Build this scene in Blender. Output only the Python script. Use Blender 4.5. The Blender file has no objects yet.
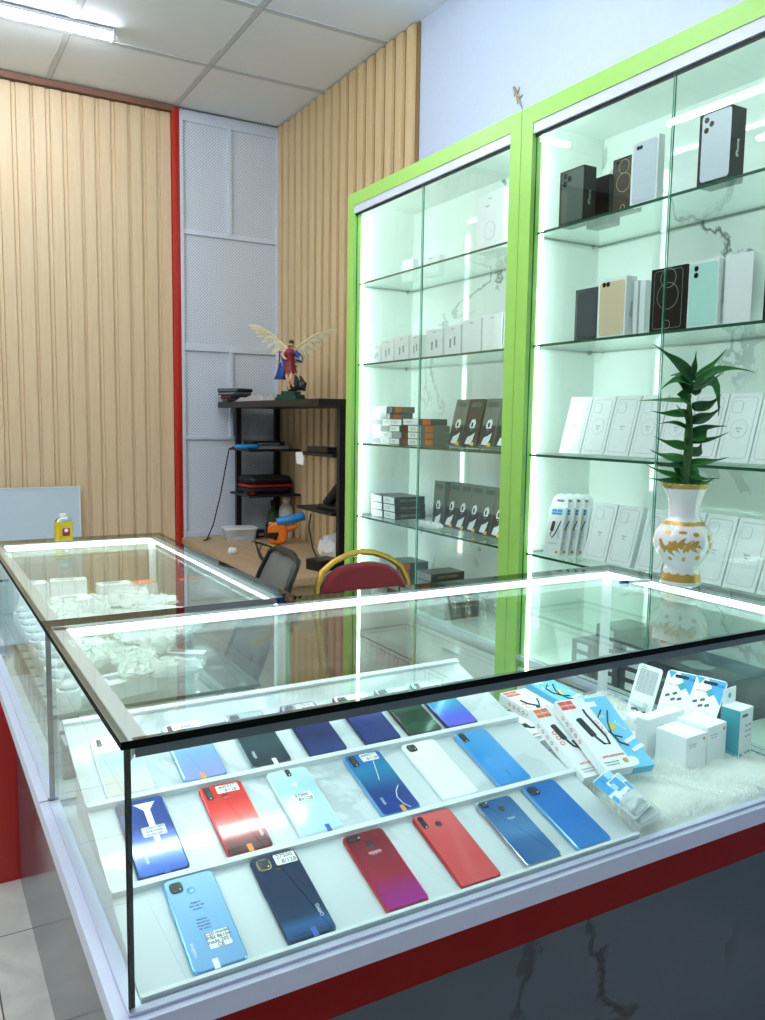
import bpy, bmesh, math, random
from mathutils import Matrix, Vector, Euler
random.seed(7)
scene = bpy.context.scene
COL = scene.collection
R = math.radians
# ---------------------------------------------------------------- camera (recovered from the photograph)
CAM = Vector((-.2141, -.9541, 1.5003)); FPX = 825.437
_y, _p, _r = .5235, .10684, .014987
FW = Vector((math.sin(_y)*math.cos(_p), math.cos(_y)*math.cos(_p), -math.sin(_p)))
_rt = Vector((math.cos(_y), -math.sin(_y), 0)); _up = _rt.cross(FW)
RT = _rt*math.cos(_r) + _up*math.sin(_r); UP = _up*math.cos(_r) - _rt*math.sin(_r)
cd = bpy.data.cameras.new('camera'); cam = bpy.data.objects.new('camera', cd); COL.objects.link(cam)
cam.matrix_world = Matrix(((RT.x, UP.x, -FW.x, CAM.x), (RT.y, UP.y, -FW.y, CAM.y), (RT.z, UP.z, -FW.z, CAM.z), (0, 0, 0, 1)))
cd.sensor_fit = 'VERTICAL'; cd.sensor_height = 36; cd.lens = FPX*36/1020; cd.clip_start = .02
scene.camera = cam
# sight lines, used to measure where things stand on a shelf, a wall or a table top
def ray(u, v): return FW + RT*((u-382.5)/FPX) - UP*((v-510)/FPX)
def onx(u, v, x): q = ray(u, v); return CAM + q*((x-CAM.x)/q.x)
def ony(u, v, y): q = ray(u, v); return CAM + q*((y-CAM.y)/q.y)
def onz(u, v, z): q = ray(u, v); return CAM + q*((z-CAM.z)/q.z)
# ---------------------------------------------------------------- materials
M = {}
def nodes(name):
    m = bpy.data.materials.new(name); m.use_nodes = True
    nt = m.node_tree; nt.nodes.clear()
    out = nt.nodes.new('ShaderNodeOutputMaterial'); M[name] = m
    return m, nt, out
def nd(nt, t, **kw):
    n = nt.nodes.new(t)
    for k, v in kw.items():
        if k in n.inputs: n.inputs[k].default_value = v
        else: setattr(n, k, v)
    return n
def rgb(h):
    h = h.lstrip('#'); c = [int(h[i:i+2], 16)/255 for i in (0, 2, 4)]
    return tuple((x/12.92 if x <= .04045 else ((x+.055)/1.055)**2.4) for x in c) + (1,)
def mat(name, col, rough=.5, metal=0, coat=0, vary=.04, scale=40, spec=.5, bump=0, sheen=0):
    """plain surface with a faint procedural unevenness"""
    m, nt, out = nodes(name)
    if isinstance(col, str): col = rgb(col)
    b = nd(nt, 'ShaderNodeBsdfPrincipled'); b.inputs['Roughness'].default_value = rough
    b.inputs['Metallic'].default_value = metal; b.inputs['Coat Weight'].default_value = coat
    b.inputs['Coat Roughness'].default_value = .03; b.inputs['Specular IOR Level'].default_value = spec
    b.inputs['Sheen Weight'].default_value = sheen
    tc = nd(nt, 'ShaderNodeTexCoord'); nz = nd(nt, 'ShaderNodeTexNoise', Scale=scale, Detail=3.0)
    nt.links.new(tc.outputs['Object'], nz.inputs['Vector'])
    mx = nd(nt, 'ShaderNodeMix', data_type='RGBA')
    mx.inputs['A'].default_value = tuple(c*(1-vary) for c in col[:3])+(1,)
    mx.inputs['B'].default_value = tuple(min(1, c*(1+vary)) for c in col[:3])+(1,)
    nt.links.new(nz.outputs['Fac'], mx.inputs['Factor'])
    nt.links.new(mx.outputs['Result'], b.inputs['Base Color'])
    if bump:
        bp = nd(nt, 'ShaderNodeBump', Strength=bump, Distance=.002); nt.links.new(nz.outputs['Fac'], bp.inputs['Height']); nt.links.new(bp.outputs['Normal'], b.inputs['Normal'])
    nt.links.new(b.outputs['BSDF'], out.inputs['Surface'])
    return m
def emit(name, col, s):
    m, nt, out = nodes(name)
    e = nd(nt, 'ShaderNodeEmission', Strength=s); e.inputs['Color'].default_value = rgb(col) if isinstance(col, str) else col
    nt.links.new(e.outputs[0], out.inputs['Surface']); return m
def glass(name, tint, base=.04, power=5.6):
    m, nt, out = nodes(name)
    lw = nd(nt, 'ShaderNodeLayerWeight', Blend=.5)
    pw = nd(nt, 'ShaderNodeMath', operation='POWER'); pw.inputs[1].default_value = power
    ma = nd(nt, 'ShaderNodeMath', operation='MULTIPLY_ADD'); ma.inputs[1].default_value = 1-base; ma.inputs[2].default_value = base
    nt.links.new(lw.outputs['Facing'], pw.inputs[0]); nt.links.new(pw.outputs[0], ma.inputs[0])
    tr = nd(nt, 'ShaderNodeBsdfTransparent'); tr.inputs['Color'].default_value = tint
    gl = nd(nt, 'ShaderNodeBsdfGlossy'); gl.inputs['Roughness'].default_value = .0; gl.inputs['Color'].default_value = (.96, 1, .98, 1)
    mx = nd(nt, 'ShaderNodeMixShader')
    nt.links.new(ma.outputs[0], mx.inputs[0]); nt.links.new(tr.outputs[0], mx.inputs[1]); nt.links.new(gl.outputs[0], mx.inputs[2])
    nt.links.new(mx.outputs[0], out.inputs['Surface']); return m
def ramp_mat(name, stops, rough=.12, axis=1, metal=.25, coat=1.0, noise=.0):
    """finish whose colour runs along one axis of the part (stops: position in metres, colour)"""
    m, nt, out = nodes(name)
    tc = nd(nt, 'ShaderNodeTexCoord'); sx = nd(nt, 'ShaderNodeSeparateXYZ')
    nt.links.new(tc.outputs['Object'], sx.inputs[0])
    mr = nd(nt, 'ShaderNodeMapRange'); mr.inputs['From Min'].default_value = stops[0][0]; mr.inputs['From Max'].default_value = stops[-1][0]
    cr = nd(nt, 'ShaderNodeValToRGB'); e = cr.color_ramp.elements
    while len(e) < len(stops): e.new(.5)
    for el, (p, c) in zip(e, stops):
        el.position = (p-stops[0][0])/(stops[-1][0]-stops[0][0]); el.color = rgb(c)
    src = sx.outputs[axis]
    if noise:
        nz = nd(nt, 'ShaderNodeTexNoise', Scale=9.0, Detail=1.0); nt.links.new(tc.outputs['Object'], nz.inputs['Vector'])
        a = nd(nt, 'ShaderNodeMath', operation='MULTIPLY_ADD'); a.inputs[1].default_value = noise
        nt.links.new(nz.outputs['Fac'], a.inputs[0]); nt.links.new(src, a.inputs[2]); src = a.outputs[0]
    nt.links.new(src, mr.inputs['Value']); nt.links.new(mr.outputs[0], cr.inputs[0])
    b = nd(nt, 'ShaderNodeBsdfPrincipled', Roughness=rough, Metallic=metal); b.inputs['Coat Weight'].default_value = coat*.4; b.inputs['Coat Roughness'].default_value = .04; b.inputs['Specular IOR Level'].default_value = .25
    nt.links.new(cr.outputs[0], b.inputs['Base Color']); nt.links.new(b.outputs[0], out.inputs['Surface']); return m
def marble(name, base, vein, rough=.08, scale=2.2, thin=.035, coat=.3):
    m, nt, out = nodes(name)
    tc = nd(nt, 'ShaderNodeTexCoord'); mp = nd(nt, 'ShaderNodeMapping'); mp.inputs['Rotation'].default_value = (.6, .4, .9)
    nt.links.new(tc.outputs['Object'], mp.inputs[0])
    nz = nd(nt, 'ShaderNodeTexNoise', Scale=scale, Detail=6.0, Roughness=.55, Distortion=.8); nt.links.new(mp.outputs[0], nz.inputs['Vector'])
    s = nd(nt, 'ShaderNodeMath', operation='SUBTRACT'); s.inputs[1].default_value = .5; nt.links.new(nz.outputs['Fac'], s.inputs[0])
    ab = nd(nt, 'ShaderNodeMath', operation='ABSOLUTE'); nt.links.new(s.outputs[0], ab.inputs[0])
    mr = nd(nt, 'ShaderNodeMapRange'); mr.inputs['From Min'].default_value = .001; mr.inputs['From Max'].default_value = thin; nt.links.new(ab.outputs[0], mr.inputs['Value'])
    n2 = nd(nt, 'ShaderNodeTexNoise', Scale=scale*.8, Detail=2.0); nt.links.new(mp.outputs[0], n2.inputs['Vector'])
    m2 = nd(nt, 'ShaderNodeMapRange'); m2.inputs['From Min'].default_value = .44; m2.inputs['From Max'].default_value = .56; nt.links.new(n2.outputs['Fac'], m2.inputs['Value'])
    mxm = nd(nt, 'ShaderNodeMath', operation='MAXIMUM'); nt.links.new(mr.outputs[0], mxm.inputs[0])
    inv = nd(nt, 'ShaderNodeMath', operation='SUBTRACT'); inv.inputs[0].default_value = 1; nt.links.new(m2.outputs[0], inv.inputs[1]); nt.links.new(inv.outputs[0], mxm.inputs[1])
    mx = nd(nt, 'ShaderNodeMix', data_type='RGBA'); mx.inputs['A'].default_value = rgb(vein); mx.inputs['B'].default_value = rgb(base)
    nt.links.new(mxm.outputs[0], mx.inputs['Factor'])
    b = nd(nt, 'ShaderNodeBsdfPrincipled', Roughness=rough); b.inputs['Coat Weight'].default_value = coat
    nt.links.new(mx.outputs['Result'], b.inputs['Base Color']); nt.links.new(b.outputs[0], out.inputs['Surface']); return m
def wood(name, c1, c2, rough=.45, scale=6, axis='Z'):
    m, nt, out = nodes(name)
    tc = nd(nt, 'ShaderNodeTexCoord'); mp = nd(nt, 'ShaderNodeMapping')
    mp.inputs['Scale'].default_value = {'Z': (18, 18, .7), 'Y': (18, .7, 18), 'X': (.7, 18, 18)}[axis]
    nt.links.new(tc.outputs['Object'], mp.inputs[0])
    nz = nd(nt, 'ShaderNodeTexNoise', Scale=scale, Detail=5.0, Distortion=.4); nt.links.new(mp.outputs[0], nz.inputs['Vector'])
    mr = nd(nt, 'ShaderNodeMapRange'); mr.inputs['From Min'].default_value = .35; mr.inputs['From Max'].default_value = .65; nt.links.new(nz.outputs['Fac'], mr.inputs['Value'])
    mx = nd(nt, 'ShaderNodeMix', data_type='RGBA'); mx.inputs['A'].default_value = rgb(c1); mx.inputs['B'].default_value = rgb(c2); nt.links.new(mr.outputs[0], mx.inputs['Factor'])
    b = nd(nt, 'ShaderNodeBsdfPrincipled', Roughness=rough)
    nt.links.new(mx.outputs['Result'], b.inputs['Base Color']); nt.links.new(b.outputs[0], out.inputs['Surface']); return m
def perforated(name, c1, c2, pitch=.02, ax=(0, 2), rough=.45):
    m, nt, out = nodes(name)
    tc = nd(nt, 'ShaderNodeTexCoord'); sp = nd(nt, 'ShaderNodeSeparateXYZ'); nt.links.new(tc.outputs['Object'], sp.inputs[0])
    prod = None
    for a in ax:
        k = nd(nt, 'ShaderNodeMath', operation='MULTIPLY'); k.inputs[1].default_value = 2*math.pi/pitch; nt.links.new(sp.outputs[a], k.inputs[0])
        s = nd(nt, 'ShaderNodeMath', operation='SINE'); nt.links.new(k.outputs[0], s.inputs[0])
        if prod is None: prod = s
        else:
            p = nd(nt, 'ShaderNodeMath', operation='MULTIPLY'); nt.links.new(prod.outputs[0], p.inputs[0]); nt.links.new(s.outputs[0], p.inputs[1]); prod = p
    mr = nd(nt, 'ShaderNodeMapRange'); mr.inputs['From Min'].default_value = .15; mr.inputs['From Max'].default_value = .45; nt.links.new(prod.outputs[0], mr.inputs['Value'])
    mx = nd(nt, 'ShaderNodeMix', data_type='RGBA'); mx.inputs['A'].default_value = rgb(c1); mx.inputs['B'].default_value = rgb(c2); nt.links.new(mr.outputs[0], mx.inputs['Factor'])
    b = nd(nt, 'ShaderNodeBsdfPrincipled', Roughness=rough)
    nt.links.new(mx.outputs['Result'], b.inputs['Base Color']); nt.links.new(b.outputs[0], out.inputs['Surface']); return m
def tiles(name, c, grout, size, off=(0, 0), rough=.06):
    m, nt, out = nodes(name)
    tc = nd(nt, 'ShaderNodeTexCoord'); mp = nd(nt, 'ShaderNodeMapping'); mp.inputs['Location'].default_value = (off[0], off[1], 0)
    nt.links.new(tc.outputs['Object'], mp.inputs[0])
    br = nd(nt, 'ShaderNodeTexBrick', offset=0.0, squash=1.0); br.inputs['Scale'].default_value = 1
    br.inputs['Brick Width'].default_value = size; br.inputs['Row Height'].default_value = size; br.inputs['Mortar Size'].default_value = .002
    br.inputs['Mortar'].default_value = rgb(grout); nt.links.new(mp.outputs[0], br.inputs['Vector'])
    nz = nd(nt, 'ShaderNodeTexNoise', Scale=3.0, Detail=6.0, Distortion=2.0); nt.links.new(tc.outputs['Object'], nz.inputs['Vector'])
    mx = nd(nt, 'ShaderNodeMix', data_type='RGBA'); mx.inputs['A'].default_value = tuple(x*.84 for x in rgb(c)[:3])+(1,); mx.inputs['B'].default_value = rgb(c)
    mr = nd(nt, 'ShaderNodeMapRange'); mr.inputs['From Min'].default_value = .35; mr.inputs['From Max'].default_value = .55; nt.links.new(nz.outputs['Fac'], mr.inputs['Value'])
    nt.links.new(mr.outputs[0], mx.inputs['Factor'])
    nt.links.new(mx.outputs['Result'], br.inputs['Color1']); nt.links.new(mx.outputs['Result'], br.inputs['Color2'])
    b = nd(nt, 'ShaderNodeBsdfPrincipled', Roughness=rough); nt.links.new(br.outputs['Color'], b.inputs['Base Color']); nt.links.new(b.outputs[0], out.inputs['Surface']); return m
def film(name, col, alpha, rough=.15):
    """thin clear plastic: mostly see-through, some gloss"""
    m, nt, out = nodes(name)
    b = nd(nt, 'ShaderNodeBsdfPrincipled', Roughness=rough); b.inputs['Base Color'].default_value = rgb(col)
    nz = nd(nt, 'ShaderNodeTexNoise', Scale=60.0); bp = nd(nt, 'ShaderNodeBump', Strength=.5, Distance=.004)
    tc = nd(nt, 'ShaderNodeTexCoord'); nt.links.new(tc.outputs['Object'], nz.inputs['Vector'])
    nt.links.new(nz.outputs['Fac'], bp.inputs['Height']); nt.links.new(bp.outputs[0], b.inputs['Normal'])
    t = nd(nt, 'ShaderNodeBsdfTransparent'); mx = nd(nt, 'ShaderNodeMixShader'); mx.inputs[0].default_value = alpha
    nt.links.new(t.outputs[0], mx.inputs[1]); nt.links.new(b.outputs[0], mx.inputs[2]); nt.links.new(mx.outputs[0], out.inputs['Surface']); return m
# ---------------------------------------------------------------- mesh builder
def T(x, y, z): return Matrix.Translation((x, y, z))
def RX(a): return Matrix.Rotation(R(a), 4, 'X')
def RY(a): return Matrix.Rotation(R(a), 4, 'Y')
def RZ(a): return Matrix.Rotation(R(a), 4, 'Z')
I4 = Matrix.Identity(4)
def rrect(w, h, r, n=4, cx=0, cy=0):
    r = min(r, w/2-1e-5, h/2-1e-5); p = []
    for (sx, sy, a0) in ((1, 1, 0), (-1, 1, 90), (-1, -1, 180), (1, -1, 270)):
        for i in range(n+1):
            a = R(a0 + 90*i/n); p.append((cx+sx*(w/2-r)+r*math.cos(a), cy+sy*(h/2-r)+r*math.sin(a)))
    return p
class MB:
    def __init__(s): s.v = []; s.f = []; s.m = []; s.sm = []
    def add(s, vs, fs, mi=0, X=I4, smooth=False):
        o = len(s.v); s.v += [tuple(X @ Vector(v)) for v in vs]
        for f in fs: s.f.append(tuple(i+o for i in f)); s.m.append(mi); s.sm.append(smooth)
        return s
    def box(s, x0, x1, y0, y1, z0, z1, mi=0, X=I4, faces=None):
        vs = [(x0, y0, z0), (x1, y0, z0), (x1, y1, z0), (x0, y1, z0), (x0, y0, z1), (x1, y0, z1), (x1, y1, z1), (x0, y1, z1)]
        fs = [(3, 2, 1, 0), (4, 5, 6, 7), (0, 1, 5, 4), (1, 2, 6, 5), (2, 3, 7, 6), (3, 0, 4, 7)]  # -z +z -y +x +y -x
        o = len(s.v); s.v += [tuple(X @ Vector(v)) for v in vs]
        for i, f in enumerate(fs):
            s.f.append(tuple(k+o for k in f)); s.m.append(faces[i] if faces else mi); s.sm.append(False)
        return s
    def pane(s, x0, x1, y0, y1, z0, z1, ax, g=0, e=1, X=I4):
        """glass sheet: clear large faces (normal axis ax), green edge faces"""
        fc = [e]*6
        for i in {'x': (3, 5), 'y': (2, 4), 'z': (0, 1)}[ax]: fc[i] = g
        return s.box(x0, x1, y0, y1, z0, z1, X=X, faces=fc)
    def loft(s, rings, mi=0, X=I4, caps=True, smooth=False, close=True):
        n = len(rings[0]); vs = [p for r in rings for p in r]; fs = []
        for k in range(len(rings)-1):
            for i in range(n if close else n-1):
                j = (i+1) % n; fs.append((k*n+i, k*n+j, (k+1)*n+j, (k+1)*n+i))
        s.add(vs, fs, mi, X, smooth)
        if caps:
            s.add(rings[0], [tuple(range(n))[::-1]], mi, X); s.add(rings[-1], [tuple(range(n))], mi, X)
        return s
    def slab(s, w, h, r, z0, z1, bev=0, mi=0, X=I4, cx=0, cy=0, n=4):
        """rounded rectangle slab lying in XY, with an optional rounded rim"""
        lv = [(0, z0), (0, z1)] if not bev else [(bev, z0), (bev*.3, z0+bev*.3), (0, z0+bev), (0, z1-bev), (bev*.3, z1-bev*.3), (bev, z1)]
        return s.loft([[(x, y, z) for x, y in rrect(w-2*i, h-2*i, max(r-i, 1e-4), n, cx, cy)] for i, z in lv], mi, X)
    def ring(s, w, h, r, t, z0, z1, mi=0, X=I4, cx=0, cy=0, n=4):
        a = rrect(w, h, r, n, cx, cy); b = rrect(w-2*t, h-2*t, max(r-t, 1e-4), n, cx, cy)
        k = len(a); vs = [(x, y, z1) for x, y in a]+[(x, y, z1) for x, y in b]+[(x, y, z0) for x, y in a]
        fs = [(i, (i+1) % k, k+(i+1) % k, k+i) for i in range(k)]+[(i, 2*k+i, 2*k+(i+1) % k, (i+1) % k) for i in range(k)]
        return s.add(vs, fs, mi, X)
    def poly(s, pts, z0, z1, mi=0, X=I4):
        return s.loft([[(x, y, z0) for x, y in pts], [(x, y, z1) for x, y in pts]], mi, X)
    def lathe(s, prof, n=24, mi=0, X=I4, smooth=True, caps=True):
        return s.loft([[(r*math.cos(2*math.pi*i/n), r*math.sin(2*math.pi*i/n), z) for i in range(n)] for r, z in prof], mi, X, caps, smooth)
    def cyl(s, r, z0, z1, n=16, mi=0, X=I4): return s.lathe([(r, z0), (r, z1)], n, mi, X)
    def ball(s, rx, ry, rz, X=I4, mi=0, n=12, k=8):
        return s.loft([[(rx*math.sin(math.pi*j/k)*math.cos(2*math.pi*i/n)+1e-6*i, ry*math.sin(math.pi*j/k)*math.sin(2*math.pi*i/n), -rz*math.cos(math.pi*j/k)) for i in range(n)] for j in range(k+1)], mi, X, False, True)
    def tube(s, pts, r, n=8, mi=0, X=I4, closed=False, flat=None):
        pts = [Vector(p) for p in pts]; rings = []; N = None
        for i, p in enumerate(pts):
            a = pts[i-1] if (i or closed) else p; b = pts[(i+1) % len(pts)] if (i < len(pts)-1 or closed) else p
            t = (b-a).normalized()
            if N is None:
                N = t.cross(Vector((0, 0, 1)));  N = N if N.length > .05 else t.cross(Vector((1, 0, 0)))
            N = (N - t*N.dot(t)).normalized(); B = t.cross(N); rr = r[i] if isinstance(r, (list, tuple)) else r
            rings.append([tuple(p + N*(rr*math.cos(2*math.pi*k/n)) + B*(rr*(flat or 1)*math.sin(2*math.pi*k/n))) for k in range(n)])
        if closed: rings.append(rings[0])
        return s.loft(rings, mi, X, not closed, True)
    def build(s, name, mats, parent=None, loc=None, rot=None, mw=None):
        me = bpy.data.meshes.new(name); me.from_pydata(s.v, [], s.f)
        for m in (mats if isinstance(mats, (list, tuple)) else [mats]): me.materials.append(M[m] if isinstance(m, str) else m)
        me.polygons.foreach_set('material_index', s.m); me.polygons.foreach_set('use_smooth', s.sm); me.update()
        o = bpy.data.objects.new(name, me); COL.objects.link(o)
        if parent: o.parent = parent
        if mw is not None: o.matrix_local = mw
        if loc is not None: o.location = loc
        if rot is not None: o.rotation_euler = rot
        return o
def tag(o, label, cat, group=None, kind=None):
    o['label'] = label; o['category'] = cat
    if group: o['group'] = group
    if kind: o['kind'] = kind
    return o
def struct(o, label=None, cat=None):
    o['kind'] = 'structure'
    if label: o['label'] = label; o['category'] = cat
    return o
def thing(name, label, cat, loc=(0, 0, 0), rot=(0, 0, 0), group=None, mw=None):
    o = bpy.data.objects.new(name, None); o.empty_display_size = .02; COL.objects.link(o)
    o.location = loc; o.rotation_euler = rot
    if mw is not None: o.matrix_world = mw
    return tag(o, label, cat, group)
def kids(o): return [c for c in bpy.data.objects if c.parent == o]
def copy_tree(o, parent=None):
    c = o.copy(); COL.objects.link(c)
    if parent: c.parent = parent
    for ch in list(o.children): copy_tree(ch, c)
    return c
_tc = {}
def text(name, s, size, m, parent, X, align='CENTER', ext=.0002):
    """lettering as a thin mesh, lying in the XY plane of X"""
    key = (s, size, align)
    if key not in _tc:
        cu = bpy.data.curves.new('lettering', 'FONT'); cu.body = s; cu.size = size; cu.align_x = align; cu.align_y = 'CENTER'; cu.extrude = ext; cu.resolution_u = 2
        o = bpy.data.objects.new('lettering', cu); COL.objects.link(o); bpy.context.view_layer.update()
        me = bpy.data.meshes.new_from_object(o.evaluated_get(bpy.context.evaluated_depsgraph_get()))
        bpy.data.objects.remove(o); bpy.data.curves.remove(cu); _tc[key] = me
    me = _tc[key].copy(); me.materials.clear(); me.materials.append(M[m])
    o = bpy.data.objects.new(name, me); COL.objects.link(o); o.parent = parent; o.matrix_local = X
    return o
FRONT = RX(90)   # a drawing in XY turned to stand upright facing -Y
# ---------------------------------------------------------------- palette
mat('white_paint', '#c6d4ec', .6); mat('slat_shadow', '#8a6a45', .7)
wood('slat_wood', '#d6bc97', '#ddc4a0'); wood('slat_wood_right', '#d6bb8c', '#e0c79c'); mat('groove_shade', '#8a6c46', .6)
mat('brown_trim', '#87604f', .5); mat('red_trim', '#c22a1e', .35); mat('panel_frame', '#d9e4f4', .4, metal=.2)
perforated('perforated_metal', '#dde5f0', '#a3b0c4', .019)
mat('ceiling_white', '#e6edf4', .8, vary=.03, scale=3); mat('ceiling_grid', '#c3c8cd', .6); mat('grid_joint', '#8b8d8e', .7)
tiles('floor_tile', '#f0f2ea', '#5d605c', .443, (.06, .24))
mat('lime_green', '#a2da68', .35); mat('cabinet_white', '#eef4f0', .3); marble('marble_back', '#eef3f1', '#76827f', rough=.06, scale=1.3, thin=.011)
mat('track_metal', '#d8dff2', .3); mat('alloy', '#c9cdd2', .35, metal=.6); mat('alloy_white', '#e4e8ea', .35)
glass('clear_glass', (.955, .99, .975, 1)); glass('side_glass', (.965, .995, .98, 1), .03, 9); glass('door_glass', (.95, .99, .972, 1), .03); mat('glass_edge', '#1f5a48', .12, coat=1); mat('glass_edge_dark', '#07100d', .6, spec=.08)
mat('glass_edge_light', '#7fcdb4', .12, coat=1)
mat('lilac_ledge', '#d9dcf2', .35); mat('counter_red', '#8a0806', .4, spec=.12); marble('counter_marble', '#4b545f', '#16191d', rough=.15, scale=1.6, thin=.02, coat=0)
mat('red_gloss', '#c8150f', .3, coat=.5); mat('counter_side', '#b0483c', .12, coat=1); mat('kick_grey', '#8b8d88', .08, coat=1)
mat('display_white', '#dfe6e8', .35, coat=.2); mat('profile_dark', '#59626c', .5); marble('board_marble', '#d3dbde', '#aeb8bd', rough=.2, scale=2)
emit('led_cool', (.80, 1.0, .955, 1), 11.5); emit('led_counter', (.76, 1.0, 1.0, 1), 8.6); emit('tube_light', (.89, .95, 1, 1), 39)
mat('black_plastic', '#0c0d10', .35); mat('black_metal', '#101114', .45); mat('black_gloss', '#060709', .2, spec=.3); mat('lens', '#080b12', .1, spec=.4); mat('lens_ring', '#70757c', .2, metal=1)
mat('gold_paint', '#c9a050', .35, metal=.45); mat('chair_gold', '#c9a24a', .3, metal=.6); mat('maroon_cloth', '#7c0f1e', .9, sheen=.4, scale=300, vary=.15)
mat('porcelain', '#f4f5f4', .12, coat=1); mat('leaf_green', '#2a6a2c', .5, vary=.3, scale=30, spec=.3); mat('leaf_dark', '#174d20', .5, vary=.3, scale=30, spec=.3); mat('stem_green', '#2c5a24', .6)
mat('paper_white', '#f3f5f6', .45); mat('paper_grey', '#9aa0a6', .6); mat('ink', '#23262b', .6); mat('ink_blue', '#2b3f8a', .6); mat('ink_grey', '#7d868c', .6); mat('red_ink', '#d8432a', .6)
mat('carton_white', '#f1f4f5', .4); mat('carton_black', '#0b0d0f', .35, spec=.25); mat('carton_grey', '#454c50', .3); mat('line_silver', '#9fa8ad', .35, metal=.3); mat('line_faint', '#b4bcc2', .5)
mat('carton_green', '#47584e', .4); mat('carton_olive', '#6a7064', .45); mat('carton_dark', '#23292b', .35); mat('orange_print', '#e0702e', .5); mat('gold_print', '#b89a55', .4); mat('blob_white', '#dfe6e8', .5); mat('yellow_print', '#e6c63a', .5)
mat('blue_print', '#2f9fe0', .4); mat('sky_print', '#6fc4ea', .4); mat('pale_blue_print', '#a9dcf2', .4); mat('coral_print', '#e2504a', .4); mat('teal_print', '#2f98a8', .4); mat('teal_dark', '#1d6a78', .4)
film('clear_plastic', '#eef6f8', .42); film('bag_plastic', '#f4fbf9', .68); mat('cable_white', '#eef2f3', .4); mat('cable_black', '#15171a', .45)
mat('desk_wood', '#b99a76', .45); wood('desk_top', '#b39672', '#c2a683', axis='Y'); mat('tool_orange', '#f07a16', .4); mat('tool_blue', '#2a8fd8', .4); mat('bottle_white', '#eef0ee', .35); mat('bottle_green', '#2d5a30', .35)
mat('cloth_grey', '#9d9b9e', .9, scale=120, vary=.12); mat('case_black', '#0f0f12', .7); mat('case_red', '#a3161c', .5); mat('tin_yellow', '#dcb727', .3, metal=.2); mat('tin_silver', '#b8bcc0', .25, metal=.9)
mat('statue_green', '#16402f', .4); mat('statue_skin', '#d9a986', .5); mat('statue_red', '#7f1620', .5); mat('statue_blue', '#2c4fa0', .5); mat('statue_dark', '#1b1718', .5); mat('statue_wing', '#d6cba6', .5, vary=.25, scale=120); mat('statue_hair', '#3a2a1c', .6); mat('statue_gold', '#d8c15a', .4)
mat('board_blue_white', '#c3d6e2', .5); mat('gecko_skin', '#a8946c', .7, vary=.25, scale=200); mat('wire_gold', '#c9b06a', .5)
mat('mesh_fabric', '#63655f', .8, scale=500, vary=.3); mat('pen_blue', '#2a4fb0', .3)

def fur_mat():
    m, nt, out = nodes('fur')
    d = nd(nt, 'ShaderNodeBsdfDiffuse'); d.inputs['Color'].default_value = (.97, .98, .95, 1)
    t = nd(nt, 'ShaderNodeBsdfTranslucent'); t.inputs['Color'].default_value = (.98, .99, .96, 1)
    mx = nd(nt, 'ShaderNodeMixShader'); mx.inputs[0].default_value = .5
    nt.links.new(d.outputs[0], mx.inputs[1]); nt.links.new(t.outputs[0], mx.inputs[2]); nt.links.new(mx.outputs[0], out.inputs['Surface'])
fur_mat()
# ================================================================ the room
ZC = 3.345; YB = 4.137; XW = 1.92
struct(MB().box(-4, 4, -5, 4.4, -.05, 0).build('floor', 'floor_tile'), 'pale glossy tiled shop floor', 'floor')
cb = MB().box(-4, 4, -5, 4.4, ZC+.012, ZC+.06)
ce = struct(cb.build('ceiling', 'ceiling_white'), 'suspended ceiling of square white panels', 'ceiling')
g = MB()
gx = [1.25-.708*k for k in range(-1, 6)]; gy = [3.472-.715*k for k in range(0, 11)]
for x in gx: g.box(x-.014, x+.0165, -5, YB, ZC-.001, ZC+.010)
for y in gy: g.box(-4, XW, y-.0185, y+.014, ZC-.0015, ZC+.0105)
for x in gx: g.box(x+.014, x+.0165, -5, YB, ZC-.0018, ZC-.0012, 1)
for y in gy: g.box(-4, XW, y-.0185, y-.015, ZC-.0022, ZC-.0016, 1)
g.build('grid', ['ceiling_grid', 'grid_joint'], ce)
p = MB()   # each square panel sits a little above the grid
for i in range(len(gx)-1):
    for j in range(len(gy)-1):
        p.box(gx[i+1]+.016, gx[i]-.014, gy[j+1]+.014, gy[j]-.018, ZC+.004, ZC+.0125)
    p.box(gx[i+1]+.016, gx[i]-.014, gy[0]+.014, YB-.01, ZC+.004, ZC+.0125)
p.build('ceiling_panels', 'ceiling_white', ce)
# back wall: wood slat cladding up to the red post, then the perforated metal partition
wb = struct(MB().box(-4, 2.2, YB+.012, YB+.2, 0, ZC).build('wall_back', 'slat_shadow'), 'back wall clad in pale wooden slats', 'wall')
s = MB(); x = -1.2
while x < 1.225:
    w = .068 if (int(round((x+1.2)/.0875)) % 3) else .076
    w = min(w, 1.229-x)
    s.loft([[(x+i, YB+.012-d, z) for i, d in ((0, 0), (.004, .016), (w-.004, .016), (w, 0))] for z in (0, ZC-.04)], 0, I4, True)
    s.box(x+w, x+.0875, YB+.008, YB+.013, 0, ZC-.04, 0)
    x += .0875
s.build('slat_cladding', 'slat_wood', wb)
struct(MB().box(-4, 1.24, YB-.03, YB+.012, ZC-.034, ZC).build('trim_1', 'brown_trim'), 'brown wooden strip under the ceiling above the slats', 'trim')
struct(MB().box(1.229, 1.252, YB-.028, YB+.012, 0, ZC-.004).box(1.252, 1.277, YB-.012, YB+.012, 0, ZC-.004).build('trim_2', 'red_trim'), 'upright red post at the end of the slatted wall', 'trim')
pt = struct(MB().box(1.277, XW, YB+.004, YB+.02, .0, ZC).build('wall_partition', 'perforated_metal'), 'grey perforated metal partition in the corner', 'partition')
f = MB(); y0, y1 = YB-.012, YB+.006
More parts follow.
